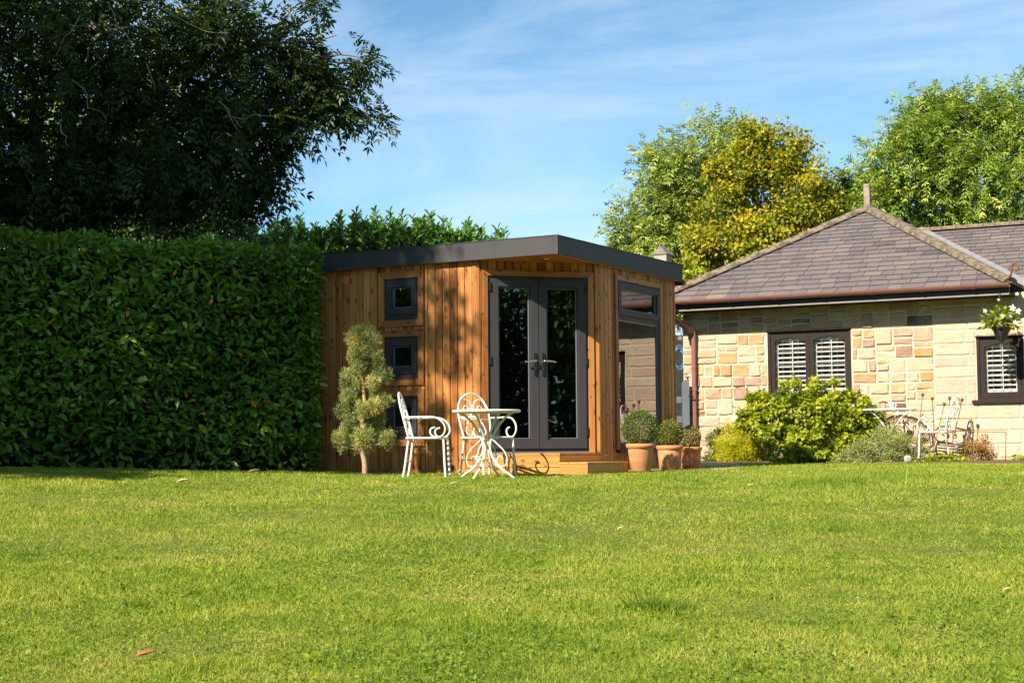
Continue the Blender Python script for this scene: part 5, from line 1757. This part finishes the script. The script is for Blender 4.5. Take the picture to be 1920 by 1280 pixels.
rn = np.clip(r.beta(1.5, 1.6, Nh)*.8+.2*(.5+.5*np.sin(s*1.7+2*z)), 0, .97)
rn[r.random(Nh) < .006] = 1.0
cen, ax, nm, ln, wd, rn, dep, s, z = [a[keep] for a in (cen, ax, nm, ln, wd, rn, dep, s, z)]
# the hedge's top
Nt = 5200
st = r.random(Nt)*min(hlen, 9.5)
dt = r.random(Nt)*1.2-.05
zt = htop(st)-.02+.05*r.random(Nt)-.05*(dt < .1)
cent = np.array([hpt(a, b_, c) for a, b_, c in zip(st, dt, zt)]) - np.array(hbase)
axt = unit(r.normal(size=(Nt, 3))*.6+np.array([0, 0, .5]))
nmt = unit(np.array([0, 0, 1.])+r.normal(size=(Nt, 3))*.5)
# the end face beside the cabin
Ne = 2300
de = r.random(Ne)*1.0
ze = .02+2.5*r.random(Ne)
cene = np.array([hpt(.02+.16*a-.03, b_, c) for a, b_, c in zip(r.random(Ne), de, ze)]) - np.array(hbase)
axe = unit(hdv*.6+r.normal(size=(Ne, 3))*.6); nme = unit(hdv*.6+np.array([0, 0, .8])+r.normal(size=(Ne, 3))*.4)
# the 300 that stand out most are leaves of their own
order = np.argsort(dep + .02*(s > 6.0) + 5*(s > 6.6) + 5*(z < .4))
own, rest = order[:300], order[300:]
LM = [laurel_leaf_mesh(k) for k in range(12)]
for k, i in enumerate(own):
    x_ = Vector(ax[i]); y_ = Vector(nm[i]).cross(x_).normalized(); z_ = x_.cross(y_)
    m4 = Matrix.Identity(4)
    f = ln[i]/.135*1.08
    m4.col[0][:3] = x_*f; m4.col[1][:3] = y_*f; m4.col[2][:3] = z_*f; m4.col[3][:3] = cen[i]
    link('leaf', LM[k % 12], None, hedge, m4)
me = leaves_mesh('foliage', np.concatenate([cen[rest], cent, cene]), np.concatenate([ax[rest], axt, axe]), np.concatenate([nm[rest], nmt, nme]),
                 np.concatenate([ln[rest], .10*(.6+.6*r.random(Nt)), .10*(.6+.6*r.random(Ne))]), np.concatenate([wd[rest], .044*(.7+.5*r.random(Nt)), .044*(.7+.5*r.random(Ne))]),
                 np.concatenate([rn[rest], np.clip(r.beta(2.6, 2, Nt), 0, .98), r.beta(2, 2, Ne)]), 'oval', .22, .25)
prop(link('foliage', me, M['laurel'], hedge), kind='stuff')

# unclipped laurel with upright shoots behind the cabin
ub = at(700, 600, 23.6); ub.z = Gf(ub.x, ub.y)
uh = empty('laurel_hedge', ub, 0, 'unclipped laurel with upright shoots showing above the cabin roof', 'hedge')
prof_x = [380, 430, 480, 520, 550, 600, 650, 690, 720, 760, 790, 830, 870, 900, 925, 950, 965]
prof_y = [455, 448, 432, 424, 412, 418, 416, 404, 410, 414, 410, 418, 424, 432, 440, 446, 462]
r = np.random.default_rng(71)
mb = MB()
C, A_, N_ = [], [], []
nsh = 150
for k in range(nsh):
    px = r.uniform(385, 955)
    d = 23.6+r.uniform(-.5, .9)
    ytop = np.interp(px, prof_x, prof_y)+r.uniform(-14, 26)
    top = at(px, ytop, d)
    bot = Vector((top.x+r.normal()*.08, top.y+r.normal()*.08, top.z-.75))
    pts = crom([bot-ub, (bot.lerp(top, .5)-ub)+Vector((r.normal()*.03, r.normal()*.03, 0)), top-ub], 5)
    mb.tube(pts, .006, 5)
    nl = 24
    for q in range(nl):
        t = .15+.85*q/nl
        p = bot.lerp(top, t)-ub
        a_ = q*2.4+r.random()
        up = .35+1.1*t
        C.append(p); A_.append((math.cos(a_), math.sin(a_), up)); N_.append((-math.cos(a_)*up, -math.sin(a_)*up-1.3, 1.0))
mb.build('stem', M['bark'], uh, True)
# body below the shoots
nb = 9000
px = r.uniform(360, 985, nb)
fr = r.random(nb)
for k in range(nb):
    d = 23.1+r.random()*1.6
    yt = np.interp(px[k], prof_x, prof_y)+18
    p = at(px[k], yt+fr[k]*110, d)-ub
    C.append(p); v_ = rand_dirs(1, r)[0]
    A_.append((v_[0]*.8, v_[1]*.8-.5, v_[2]*.6+.5)); N_.append((v_[1]*.6, -.5, 1.0))
n = len(C)
me = leaves_mesh('foliage', np.array(C), np.array(A_), np.array(N_), .13*(.7+.5*r.random(n)), .062*(.7+.5*r.random(n)), np.clip(r.beta(2.0, 2.6, n)*.75, 0, .97), 'paddle', .2, .15)  # leaf values lowered, the laurel's half-shade put into its colour
link('foliage', me, M['laurel'], uh)
mb = MB()
for k in range(24):
    px_k = 390+k*24
    top = at(px_k, np.interp(px_k, prof_x, prof_y)+70, 24.3+.3*math.sin(k)); 
    limb(mb, Vector((top.x, top.y, ub.z-.1))-ub, top-ub, .03, .012, r, .03, 5, 6)
mb.build('stem', M['bark'], uh, True)
p0 = at(370, 500, 24.3); p1 = at(965, 500, 24.3)
MB().box(p0.x-ub.x, p1.x-ub.x, 24.1-ub.y, 24.7-ub.y, .1, 2.55).build('shade_core', M['hedgecore'], uh)  # same solid dark filler, shade in its colour, inside the unclipped laurel

# ================================================================== TREES
def pb(lst, d0, dep=.9):
    out = []
    for (px, py, rp, dd) in lst:
        c = at(px, py, d0+dd); s = (d0+dd)/3000.0
        out.append((c.x, c.y, c.z, rp*s, rp*s*dep, rp*s))
    return out
# near ash over the hedge: its trunk stands out of sight behind the hedge
nb_ = pb([(60, 120, 150, 0), (40, 300, 130, -.3), (180, 220, 130, .2), (190, 60, 130, 0), (300, 120, 115, .3), (310, 270, 110, 0), (120, 380, 90, .2), (250, 380, 85, .5), (400, 60, 85, .2), (400, 180, 90, .3),
          (440, 270, 75, .2), (370, 370, 60, .4), (480, 110, 70, .5), (500, 200, 70, .3), (495, 315, 42, .4), (-80, 60, 150, 0), (-100, 260, 150, -.2), (-60, 400, 90, .3), (440, -40, 60, .4)], 19.2)
nb_ += [(-7.6, 19.6, 6.6, 1.6, 1.6, 1.1), (-5.6, 20.0, 6.4, 1.4, 1.3, .9), (-9.0, 19.0, 5.0, 1.6, 1.6, 1.6)]
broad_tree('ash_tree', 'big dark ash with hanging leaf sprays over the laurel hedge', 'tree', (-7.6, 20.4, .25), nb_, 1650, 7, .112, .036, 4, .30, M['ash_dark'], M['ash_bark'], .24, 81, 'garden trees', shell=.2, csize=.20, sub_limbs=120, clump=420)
# its thin outer boughs against the sky
def bough_tree():
    return pb([(548, 140, 44, 0), (585, 105, 28, .2), (585, 172, 38, 0), (625, 150, 30, .2), (640, 200, 26, 0), (672, 118, 20, .1), (700, 112, 13, .2), (668, 150, 16, .3), (690, 224, 15, .1), (712, 230, 10, .2), (645, 230, 14, .0), (530, 218, 40, .2), (508, 270, 32, 0), (632, 66, 6, .1), (550, 72, 20, .2), (585, 2, 26, .3), (608, 8, 10, .1), (508, 335, 20, .2), (450, 330, 34, .3), (435, 405, 18, .1), (510, 62, 30, 0)], 19.7)
bt = bough_tree()
r = np.random.default_rng(83)
near = [o for o in COL.objects if o.name == 'ash_tree'][0]
nb0 = np.array(near.location)
P, D, idx = blob_points(bt, 210, r, .2)
mb = MB()
hub = at(330, 200, 19.6)
hubs = [at(430, 120, 19.6), at(430, 200, 19.7), at(400, 270, 19.6)]
for k, b_ in enumerate(bt):
    q = Vector(b_[:3])
    h_ = min(hubs, key=lambda a: (a-q).length)
    lp = limb(mb, h_-near.location, q-near.location, .030, .006, r, .10, 6, 6, .05)
for h_ in hubs:
    limb(mb, hub-near.location, h_-near.location, .06, .03, r, .05, 5, 7)
for k in range(0, len(P), 2):
    q = Vector(P[k]); c = Vector(bt[idx[k]][:3])
    limb(mb, c-near.location, q-near.location, .007, .003, r, .12, 5, 4)
# pale hanging twigs in front of the dark crown
for (x0_, y0_, x1_, y1_) in ((200, -5, 240, 25), (240, 0, 430, 62), (205, 12, 250, 90), (275, 120, 290, 170), (135, 150, 200, 225), (150, 30, 105, 105), (410, 190, 445, 245), (110, 225, 128, 275), (440, 220, 520, 218), (420, 200, 455, 240), (330, 30, 372, 0)):
    a_ = at(x0_, y0_, 17.9); b_ = at(x1_, y1_, 17.7)
    mt_ = MB()
    limb(mt_, a_-near.location, b_-near.location, .007, .003, r, .09, 6, 5)
    mt_.build('twig', M['ash_bark'], near, True)
mb.build('bough', M['ash_bark'], near, True)
cl = np.repeat(np.arange(len(P)), 5); n = len(cl)
cen = P[cl]+r.normal(scale=.07, size=(n, 3))
ax = unit(D[cl]*.6+r.normal(size=(n, 3))*.6+np.array([.25, 0, -.35])); up = unit(np.array([0, 0, 1.])+r.normal(size=(n, 3))*.35)
C, A_, N_, O = compound(cen, ax, up, 4, .19*(.7+.6*r.random(n)), .08, r)
me = leaves_mesh('spray', C-nb0, A_, N_, 0.10*(.75+.5*r.random(len(C))), .033*(.75+.5*r.random(len(C))), np.clip(r.random(n)[O]*.7+.3*r.random(len(C)), 0, 1), 'diamond', .18, .15)
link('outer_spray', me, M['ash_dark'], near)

# trees that stand beyond the frame and shade the hedge and the near ash
def lq(l_, q_, z_, a_, b_=None, c_=None):
    """a blob given along and across the sun's direction"""
    return (0.663*l_-0.749*q_, 0.749*l_+0.663*q_, z_, a_, b_ or a_, c_ or a_)
sb = [lq(3.0, 15.0, 6.0, 1.6), lq(3.2, 14.8, 8.2, 1.5), lq(2.8, 14.8, 10.3, 1.4), lq(3.0, 16.6, 7.0, 1.7), lq(3.0, 16.6, 9.4, 1.5), lq(2.2, 15.8, 11.2, 1.1), lq(3.0, 13.75, 8.0, .75), lq(3.1, 13.7, 9.4, .7), lq(2.4, 18.2, 6.5, 1.5), lq(3.0, 14.6, 4.9, 1.0)]
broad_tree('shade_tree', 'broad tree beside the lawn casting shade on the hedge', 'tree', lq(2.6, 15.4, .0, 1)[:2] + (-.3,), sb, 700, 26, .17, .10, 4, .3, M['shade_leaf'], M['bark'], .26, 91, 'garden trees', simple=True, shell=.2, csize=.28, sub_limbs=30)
# its loose outer sprays, which dapple the cladding
sp_root = [o for o in COL.objects if o.name == 'shade_tree'][0]
r = np.random.default_rng(93)
P, D, idx = blob_points([lq(3.0, 13.05, 9.7, .40), lq(3.2, 12.75, 9.1, .34), lq(2.9, 12.5, 9.6, .28), lq(3.1, 12.95, 8.6, .28), lq(3.0, 12.6, 8.45, .22), lq(3.0, 13.2, 8.9, .3), lq(3.1, 12.7, 9.9, .3), lq(3.0, 12.45, 9.2, .25), lq(3.0, 12.9, 9.4, .3)], 90, r, .1)
mb = MB()
c0 = Vector(lq(3.0, 14.2, 9.0, 1)[:3])
for k in range(0, 90, 5):
    limb(mb, c0-sp_root.location, Vector(P[k])-sp_root.location, .02, .004, r, .06, 5, 5)
mb.build('bough', M['bark'], sp_root, True)
cl = np.repeat(np.arange(90), 11); n = len(cl)
me = leaves_mesh('spray', P[cl]+r.normal(scale=.10, size=(n, 3))-np.array(sp_root.location), rand_dirs(n, r), unit(np.array([0, 0, 1.])+r.normal(size=(n, 3))*.5), .13*(.7+.5*r.random(n)), .07, r.random(n), 'diamond', .2, .1)
link('outer_spray', me, M['shade_leaf'], sp_root)
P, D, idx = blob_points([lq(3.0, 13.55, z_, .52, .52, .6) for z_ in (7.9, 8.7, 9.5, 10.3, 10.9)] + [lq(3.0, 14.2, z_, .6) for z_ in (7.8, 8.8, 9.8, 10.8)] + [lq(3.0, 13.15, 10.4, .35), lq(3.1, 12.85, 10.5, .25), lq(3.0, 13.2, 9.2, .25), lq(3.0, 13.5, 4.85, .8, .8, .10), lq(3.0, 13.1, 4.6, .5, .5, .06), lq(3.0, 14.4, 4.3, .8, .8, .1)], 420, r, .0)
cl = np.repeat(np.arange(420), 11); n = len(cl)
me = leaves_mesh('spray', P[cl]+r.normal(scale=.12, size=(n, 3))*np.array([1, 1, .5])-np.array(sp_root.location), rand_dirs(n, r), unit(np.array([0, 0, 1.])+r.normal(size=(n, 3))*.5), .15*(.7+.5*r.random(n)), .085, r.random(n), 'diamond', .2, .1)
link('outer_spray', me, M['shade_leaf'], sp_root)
P, D, idx = blob_points([lq(3.0, 13.6, 4.75, .55, .55, .08), lq(3.0, 13.0, 4.6, .35, .35, .05), lq(3.0, 14.2, 4.4, .6, .6, .08), lq(3.0, 13.3, 4.2, .4, .4, .05), lq(3.0, 14.6, 4.0, .5, .5, .05)], 110, r, .0)
cl = np.repeat(np.arange(110), 11); n = len(cl)
me = leaves_mesh('spray', P[cl]+r.normal(scale=.10, size=(n, 3))*np.array([1.5, 1.5, .25])-np.array(sp_root.location), rand_dirs(n, r), unit(np.array([0, 0, 1.])+r.normal(size=(n, 3))*.5), .15*(.7+.5*r.random(n)), .085, r.random(n), 'diamond', .2, .1)
link('outer_spray', me, M['shade_leaf'], sp_root)
# trees round the near end of the garden, mirrored in the glass
gt0 = None
for k, (bx_, by_, sz_) in enumerate(((-19.5, 11.5, .9), (-23, 8.0, 1.1), (-17.5, 8.5, .85), (-18.5, 3.5, .9), (-17, -2, .9), (-15.5, -7.5, 1.0), (-12, -13, 1.0), (-6, -16, 1.0), (0, -17, 1.0), (6, -16, 1.05), (11.5, -12.5, 1.1), (15.5, -8, 1.1), (18.5, -3, 1.1), (20.5, 2.5, 1.0), (21.5, 8, 1.0))):
    if gt0 is None:
        gt0 = broad_tree('garden_tree', 'leafy tree standing round the near end of the garden', 'tree', (0, 0, -.95),
               [(0, 0, 4.2, 3.0, 2.6, 2.6), (1, -.5, 1.8, 3.0, 2.2, 2.2), (-1.3, .3, 2.8, 2.6, 2.0, 2.4), (0, 0, .3, 3.6, 1.8, 1.4)], 1000, 22, .24, .16, 4, .3, M['shade_leaf'], M['bark'], .25, 95, 'trees at the near end of the garden', simple=True, shell=.25, csize=.45, sub_limbs=8)
        q = gt0
    else:
        q = gt0.copy(); COL.objects.link(q)
        for ch in list(gt0.children):
            c = ch.copy(); COL.objects.link(c); c.parent = q
    q.location = (bx_, by_, -.95); q.rotation_euler = (0, 0, k*1.7); q.scale = (sz_, sz_, sz_*(1+.12*math.sin(k*2.2)))

# sunlit trees far behind the hedge, seen through the near ash
broad_tree('ash_tree', 'sunlit pale tree glimpsed through the dark ash', 'tree', (-8.6, 35, .2), pb([(150, 330, 120, 0), (300, 360, 100, 0), (380, 330, 70, .5), (60, 250, 120, 1), (260, 230, 90, 1), (330, 110, 60, 1), (200, 420, 120, 0)], 34), 260, 7, .16, .06, 4, .42, M['ash_light'], M['bark'], .28, 85, 'trees beyond the garden', csize=.35)
broad_tree('broadleaf_tree', 'dark round tree low behind the hedge beside the sky', 'tree', (-5.4, 31, .2), pb([(420, 395, 42, 0), (360, 410, 60, 0), (300, 430, 70, 0), (445, 412, 20, .2)], 30), 170, 16, .15, .10, 4, .3, M['shade_leaf'], M['bark'], .2, 86, 'trees beyond the garden', simple=True, csize=.22)
# behind the house
broad_tree('ash_tree', 'loose pale green ash rising behind the cabin roof', 'tree', (4.6, 37, .2),
           pb([(1290, 300, 55, 0), (1330, 270, 45, .2), (1250, 330, 55, -.2), (1215, 370, 42, 0), (1260, 400, 62, 0), (1320, 350, 60, .3), (1200, 430, 38, 0), (1175, 400, 22, .1), (1240, 460, 55, 0), (1300, 440, 55, .4), (1370, 290, 50, .5), (1165, 450, 16, 0), (1300, 260, 28, 0), (1385, 260, 26, .5), (1200, 480, 30, 0), (1290, 510, 40, 0)], 36), 520, 7, .125, .040, 4, .36, M['ash_light'], M['ash_bark'], .26, 101, 'trees beyond the garden', csize=.20, shell=.45, sub_limbs=70, clump=120)
broad_tree('maple_tree', 'yellow and gold autumn maple behind the slate roof', 'tree', (6.3, 32.5, .2),
           pb([(1440, 300, 55, 0), (1470, 275, 34, 0), (1410, 270, 34, .1), (1400, 350, 62, .1), (1480, 350, 62, 0), (1360, 400, 52, 0), (1440, 410, 70, -.1), (1510, 390, 52, .1), (1545, 365, 28, .1), (1525, 305, 24, .1), (1350, 460, 55, -.1), (1320, 490, 36, -.1), (1420, 470, 50, -.1), (1490, 430, 45, 0), (1560, 400, 24, .2), (1400, 310, 36, .1), (1300, 470, 26, 0), (1345, 320, 22, .1)], 32), 640, 48, .078, .064, 4, .3, M['maple'], M['bark'], .22, 102, 'trees beyond the garden', simple='maple', csize=.15, shell=.55, sub_limbs=50, clump=130)
broad_tree('ash_tree', 'tall bright green ash filling the sky beyond the stone finial', 'tree', (10.2, 36.5, .2),
           pb([(1730, 210, 50, 0), (1735, 172, 26, .1), (1700, 240, 50, .1), (1660, 290, 42, 0), (1650, 340, 40, .1), (1720, 310, 70, -.1), (1790, 260, 62, 0), (1800, 215, 32, .1), (1780, 350, 75, 0), (1700, 390, 65, .1), (1860, 250, 60, .1), (1900, 200, 40, .1), (1930, 170, 34, .2), (1870, 330, 75, 0), (1850, 410, 60, .1), (1930, 280, 70, 0), (1760, 420, 50, .2), (1640, 390, 36, .3), (1960, 380, 70, 0), (1990, 260, 70, .2)], 35.5), 900, 7, .125, .038, 4, .36, M['ash_green'], M['bark'], .3, 103, 'trees beyond the garden', csize=.21, shell=.5, sub_limbs=70, clump=170)
broad_tree('broadleaf_tree', 'dark green tree in the dip between maple and tall ash', 'tree', (8.6, 42, .2),
           pb([(1600, 360, 32, 0), (1580, 385, 30, 0), (1615, 400, 40, 0), (1600, 330, 16, 0), (1560, 400, 30, 0), (1650, 420, 40, 0)], 41), 190, 8, .14, .05, 4, .36, M['ash_dark'], M['bark'], .2, 104, 'trees beyond the garden', csize=.25)
# pale climber leaves by the hip foot
b0 = Vector(at(1300, 545, 27.5)); b0.z = Gf(b0.x, b0.y)
shrub('pale_shrub', 'pale green tall shrub in the gap between cabin roof and hip', b0, [((at(px, py, 27.5)-b0).x, 0, (at(px, py, 27.5)-b0).z, .12, .2, .12) for px, py in ((1290, 520), (1300, 510), (1285, 535), (1310, 505), (1278, 560), (1275, 600))], 420, .075, .05, M['shrub'], 'oval', 48, .2, 8, .3, .5, clusters=60, cs=.07, grp='shrubs behind the cabin')

# ================================================================== SMALL THINGS ON THE LAWN
def fallen_leaf(label, px, py, d, ln, wd, material, rz):
    p = at(px, py, d)
    z = Gf(p.x, p.y)
    me = leaves_mesh('fallen_leaf', np.zeros((1, 3)), np.array([[math.cos(rz), math.sin(rz), .25]]), np.array([[.25, -.25, .9]]), ln, wd, [.5], 'oval', .5, .12)
    o = link('fallen_leaf', me, material)
    mod = o.modifiers.new('thick', 'SOLIDIFY'); mod.thickness = .001
    o.location = (p.x, p.y, z+.018)
    prop(o, label, 'leaf', 'dry leaves on the lawn')
for (px, py, ln_2, mt, rz, lb) in ((252, 1238, .085, 'dryleaf', .35, 'curled orange brown dry leaf nearest the bottom edge of the lawn'), (1157, 996, .06, 'paleleaf', .5, 'pale cream dry leaf lying in the middle of the lawn'),
                              (465, 888, .13, 'paleleaf', .2, 'buff dry leaf lying at the foot of the hedge'), (330, 907, .12, 'paleleaf', .1, 'flat pale dry leaf in the dappled light before the hedge'),
                              (1402, 914, .07, 'paleleaf', .3, 'small pale dry leaf on the lawn before the lime shrub'), (1880, 1112, .05, 'paleleaf', .2, 'tiny tan dry leaf near the side edge of the lawn'), (842, 911, .08, 'paleleaf', .2, 'thin pale dry leaf on the lawn before the bistro set')):
    fallen_leaf(lb, px, py, ground_d(py, px)-.02, ln_2, ln_2*.26, M[mt], rz)
def flower(label, px, py, h, kind):
    d = ground_d(py, px)
    p = at(px, py, d)
    z = Gf(p.x, p.y)
    root = empty({'clock': 'dandelion_clock', 'yellow': 'dandelion', 'daisy': 'daisy'}[kind], (p.x, p.y, z), 0, label, 'flower', 'lawn flowers' if kind != 'clock' else None)
    lean = Vector((.03 if kind == 'clock' else .004, 0, h))
    MB().tube(crom([(0, 0, -.02), lean*.5+Vector((.004, 0, 0)), lean], 5), .0028 if kind == 'clock' else .0015, 6).build('stalk', M['stalk'], root, True)
    mb = MB()
    r_ = random.Random(int(px))
    if kind == 'clock':
        MB().lathe([(0, -.006), (.007, -.004), (.007, .004), (0, .006)], 10, Matrix.Translation(lean)).build('seed_core', M['bark'], root, True)
        for q in range(220):
            v_ = Vector((r_.gauss(0, 1), r_.gauss(0, 1), r_.gauss(0, 1))).normalized()
            e = lean+v_*.034
            mb.tube([lean+v_*.005, e], .0005, 3)
            s1 = v_.orthogonal().normalized()*.006; s2 = v_.cross(s1)
            mb.add([e+s1, e-s1*.5+s2*.9, e-s1*.5-s2*.9, e+v_*.002], [(0, 1, 3), (1, 2, 3), (2, 0, 3)])
        mb.build('seed_head', M['seedhead'], root)
    else:
        np_, rr = (26, .020) if kind == 'yellow' else (13, .011)
        for q in range(np_):
            a_ = 2*math.pi*q/np_
            el = .35 if kind == 'daisy' else r_.uniform(.1, 1.0)
            v_ = Vector((math.cos(a_)*math.cos(el), math.sin(a_)*math.cos(el), math.sin(el)))
            s1 = Vector((-math.sin(a_), math.cos(a_), 0))*rr*.16
            mb.add([lean, lean+v_*rr*.6+s1, lean+v_*rr, lean+v_*rr*.6-s1], [(0, 1, 2, 3)])
        mb.build('petals', M['yellowpetal'] if kind == 'yellow' else M['petal'], root)
flower('tall dandelion seed head standing on the lawn before the blue juniper', 1697, 912, .24, 'clock')
flower('yellow dandelion flower on the lawn', 1846, 1000, .06, 'yellow')
flower('white daisy on the lawn, farther of the close pair', 1760, 1024, .035, 'daisy')
flower('white daisy on the lawn, nearer and larger of the close pair', 1789, 1028, .04, 'daisy')
flower('lone white daisy low on the lawn', 1607, 1136, .035, 'daisy')
flower('pale daisy just before the flower bed and blue juniper', 1580, 905, .05, 'daisy')
# broad weed leaves among the grass
r = np.random.default_rng(121)
C, A_, N_ = [], [], []
for (px, py, k) in ((590, 1245, 9), (300, 1255, 7), (1680, 1160, 6), (710, 1170, 8), (590, 1190, 5), (1000, 1050, 10), (980, 1045, 8)):
    d = ground_d(py, px); p = at(px, py, d)
    for q in range(k):
        a_ = 2*math.pi*q/k+r.random()
        C.append((p.x+r.normal()*.05, p.y+r.normal()*.05, Gf(p.x, p.y)+.015)); A_.append((math.cos(a_), math.sin(a_), .45)); N_.append((0, -.1, 1))
n = len(C)
me = leaves_mesh('lawn_weeds', np.array(C), np.array(A_), np.array(N_), .045*(.6+.7*r.random(n)), .020*(.7+.6*r.random(n)), r.random(n)*.5, 'oval', .2, .3)
prop(link('lawn_weeds', me, M['shrub']), 'broad weed leaves scattered in the lawn', 'weeds', kind='stuff')
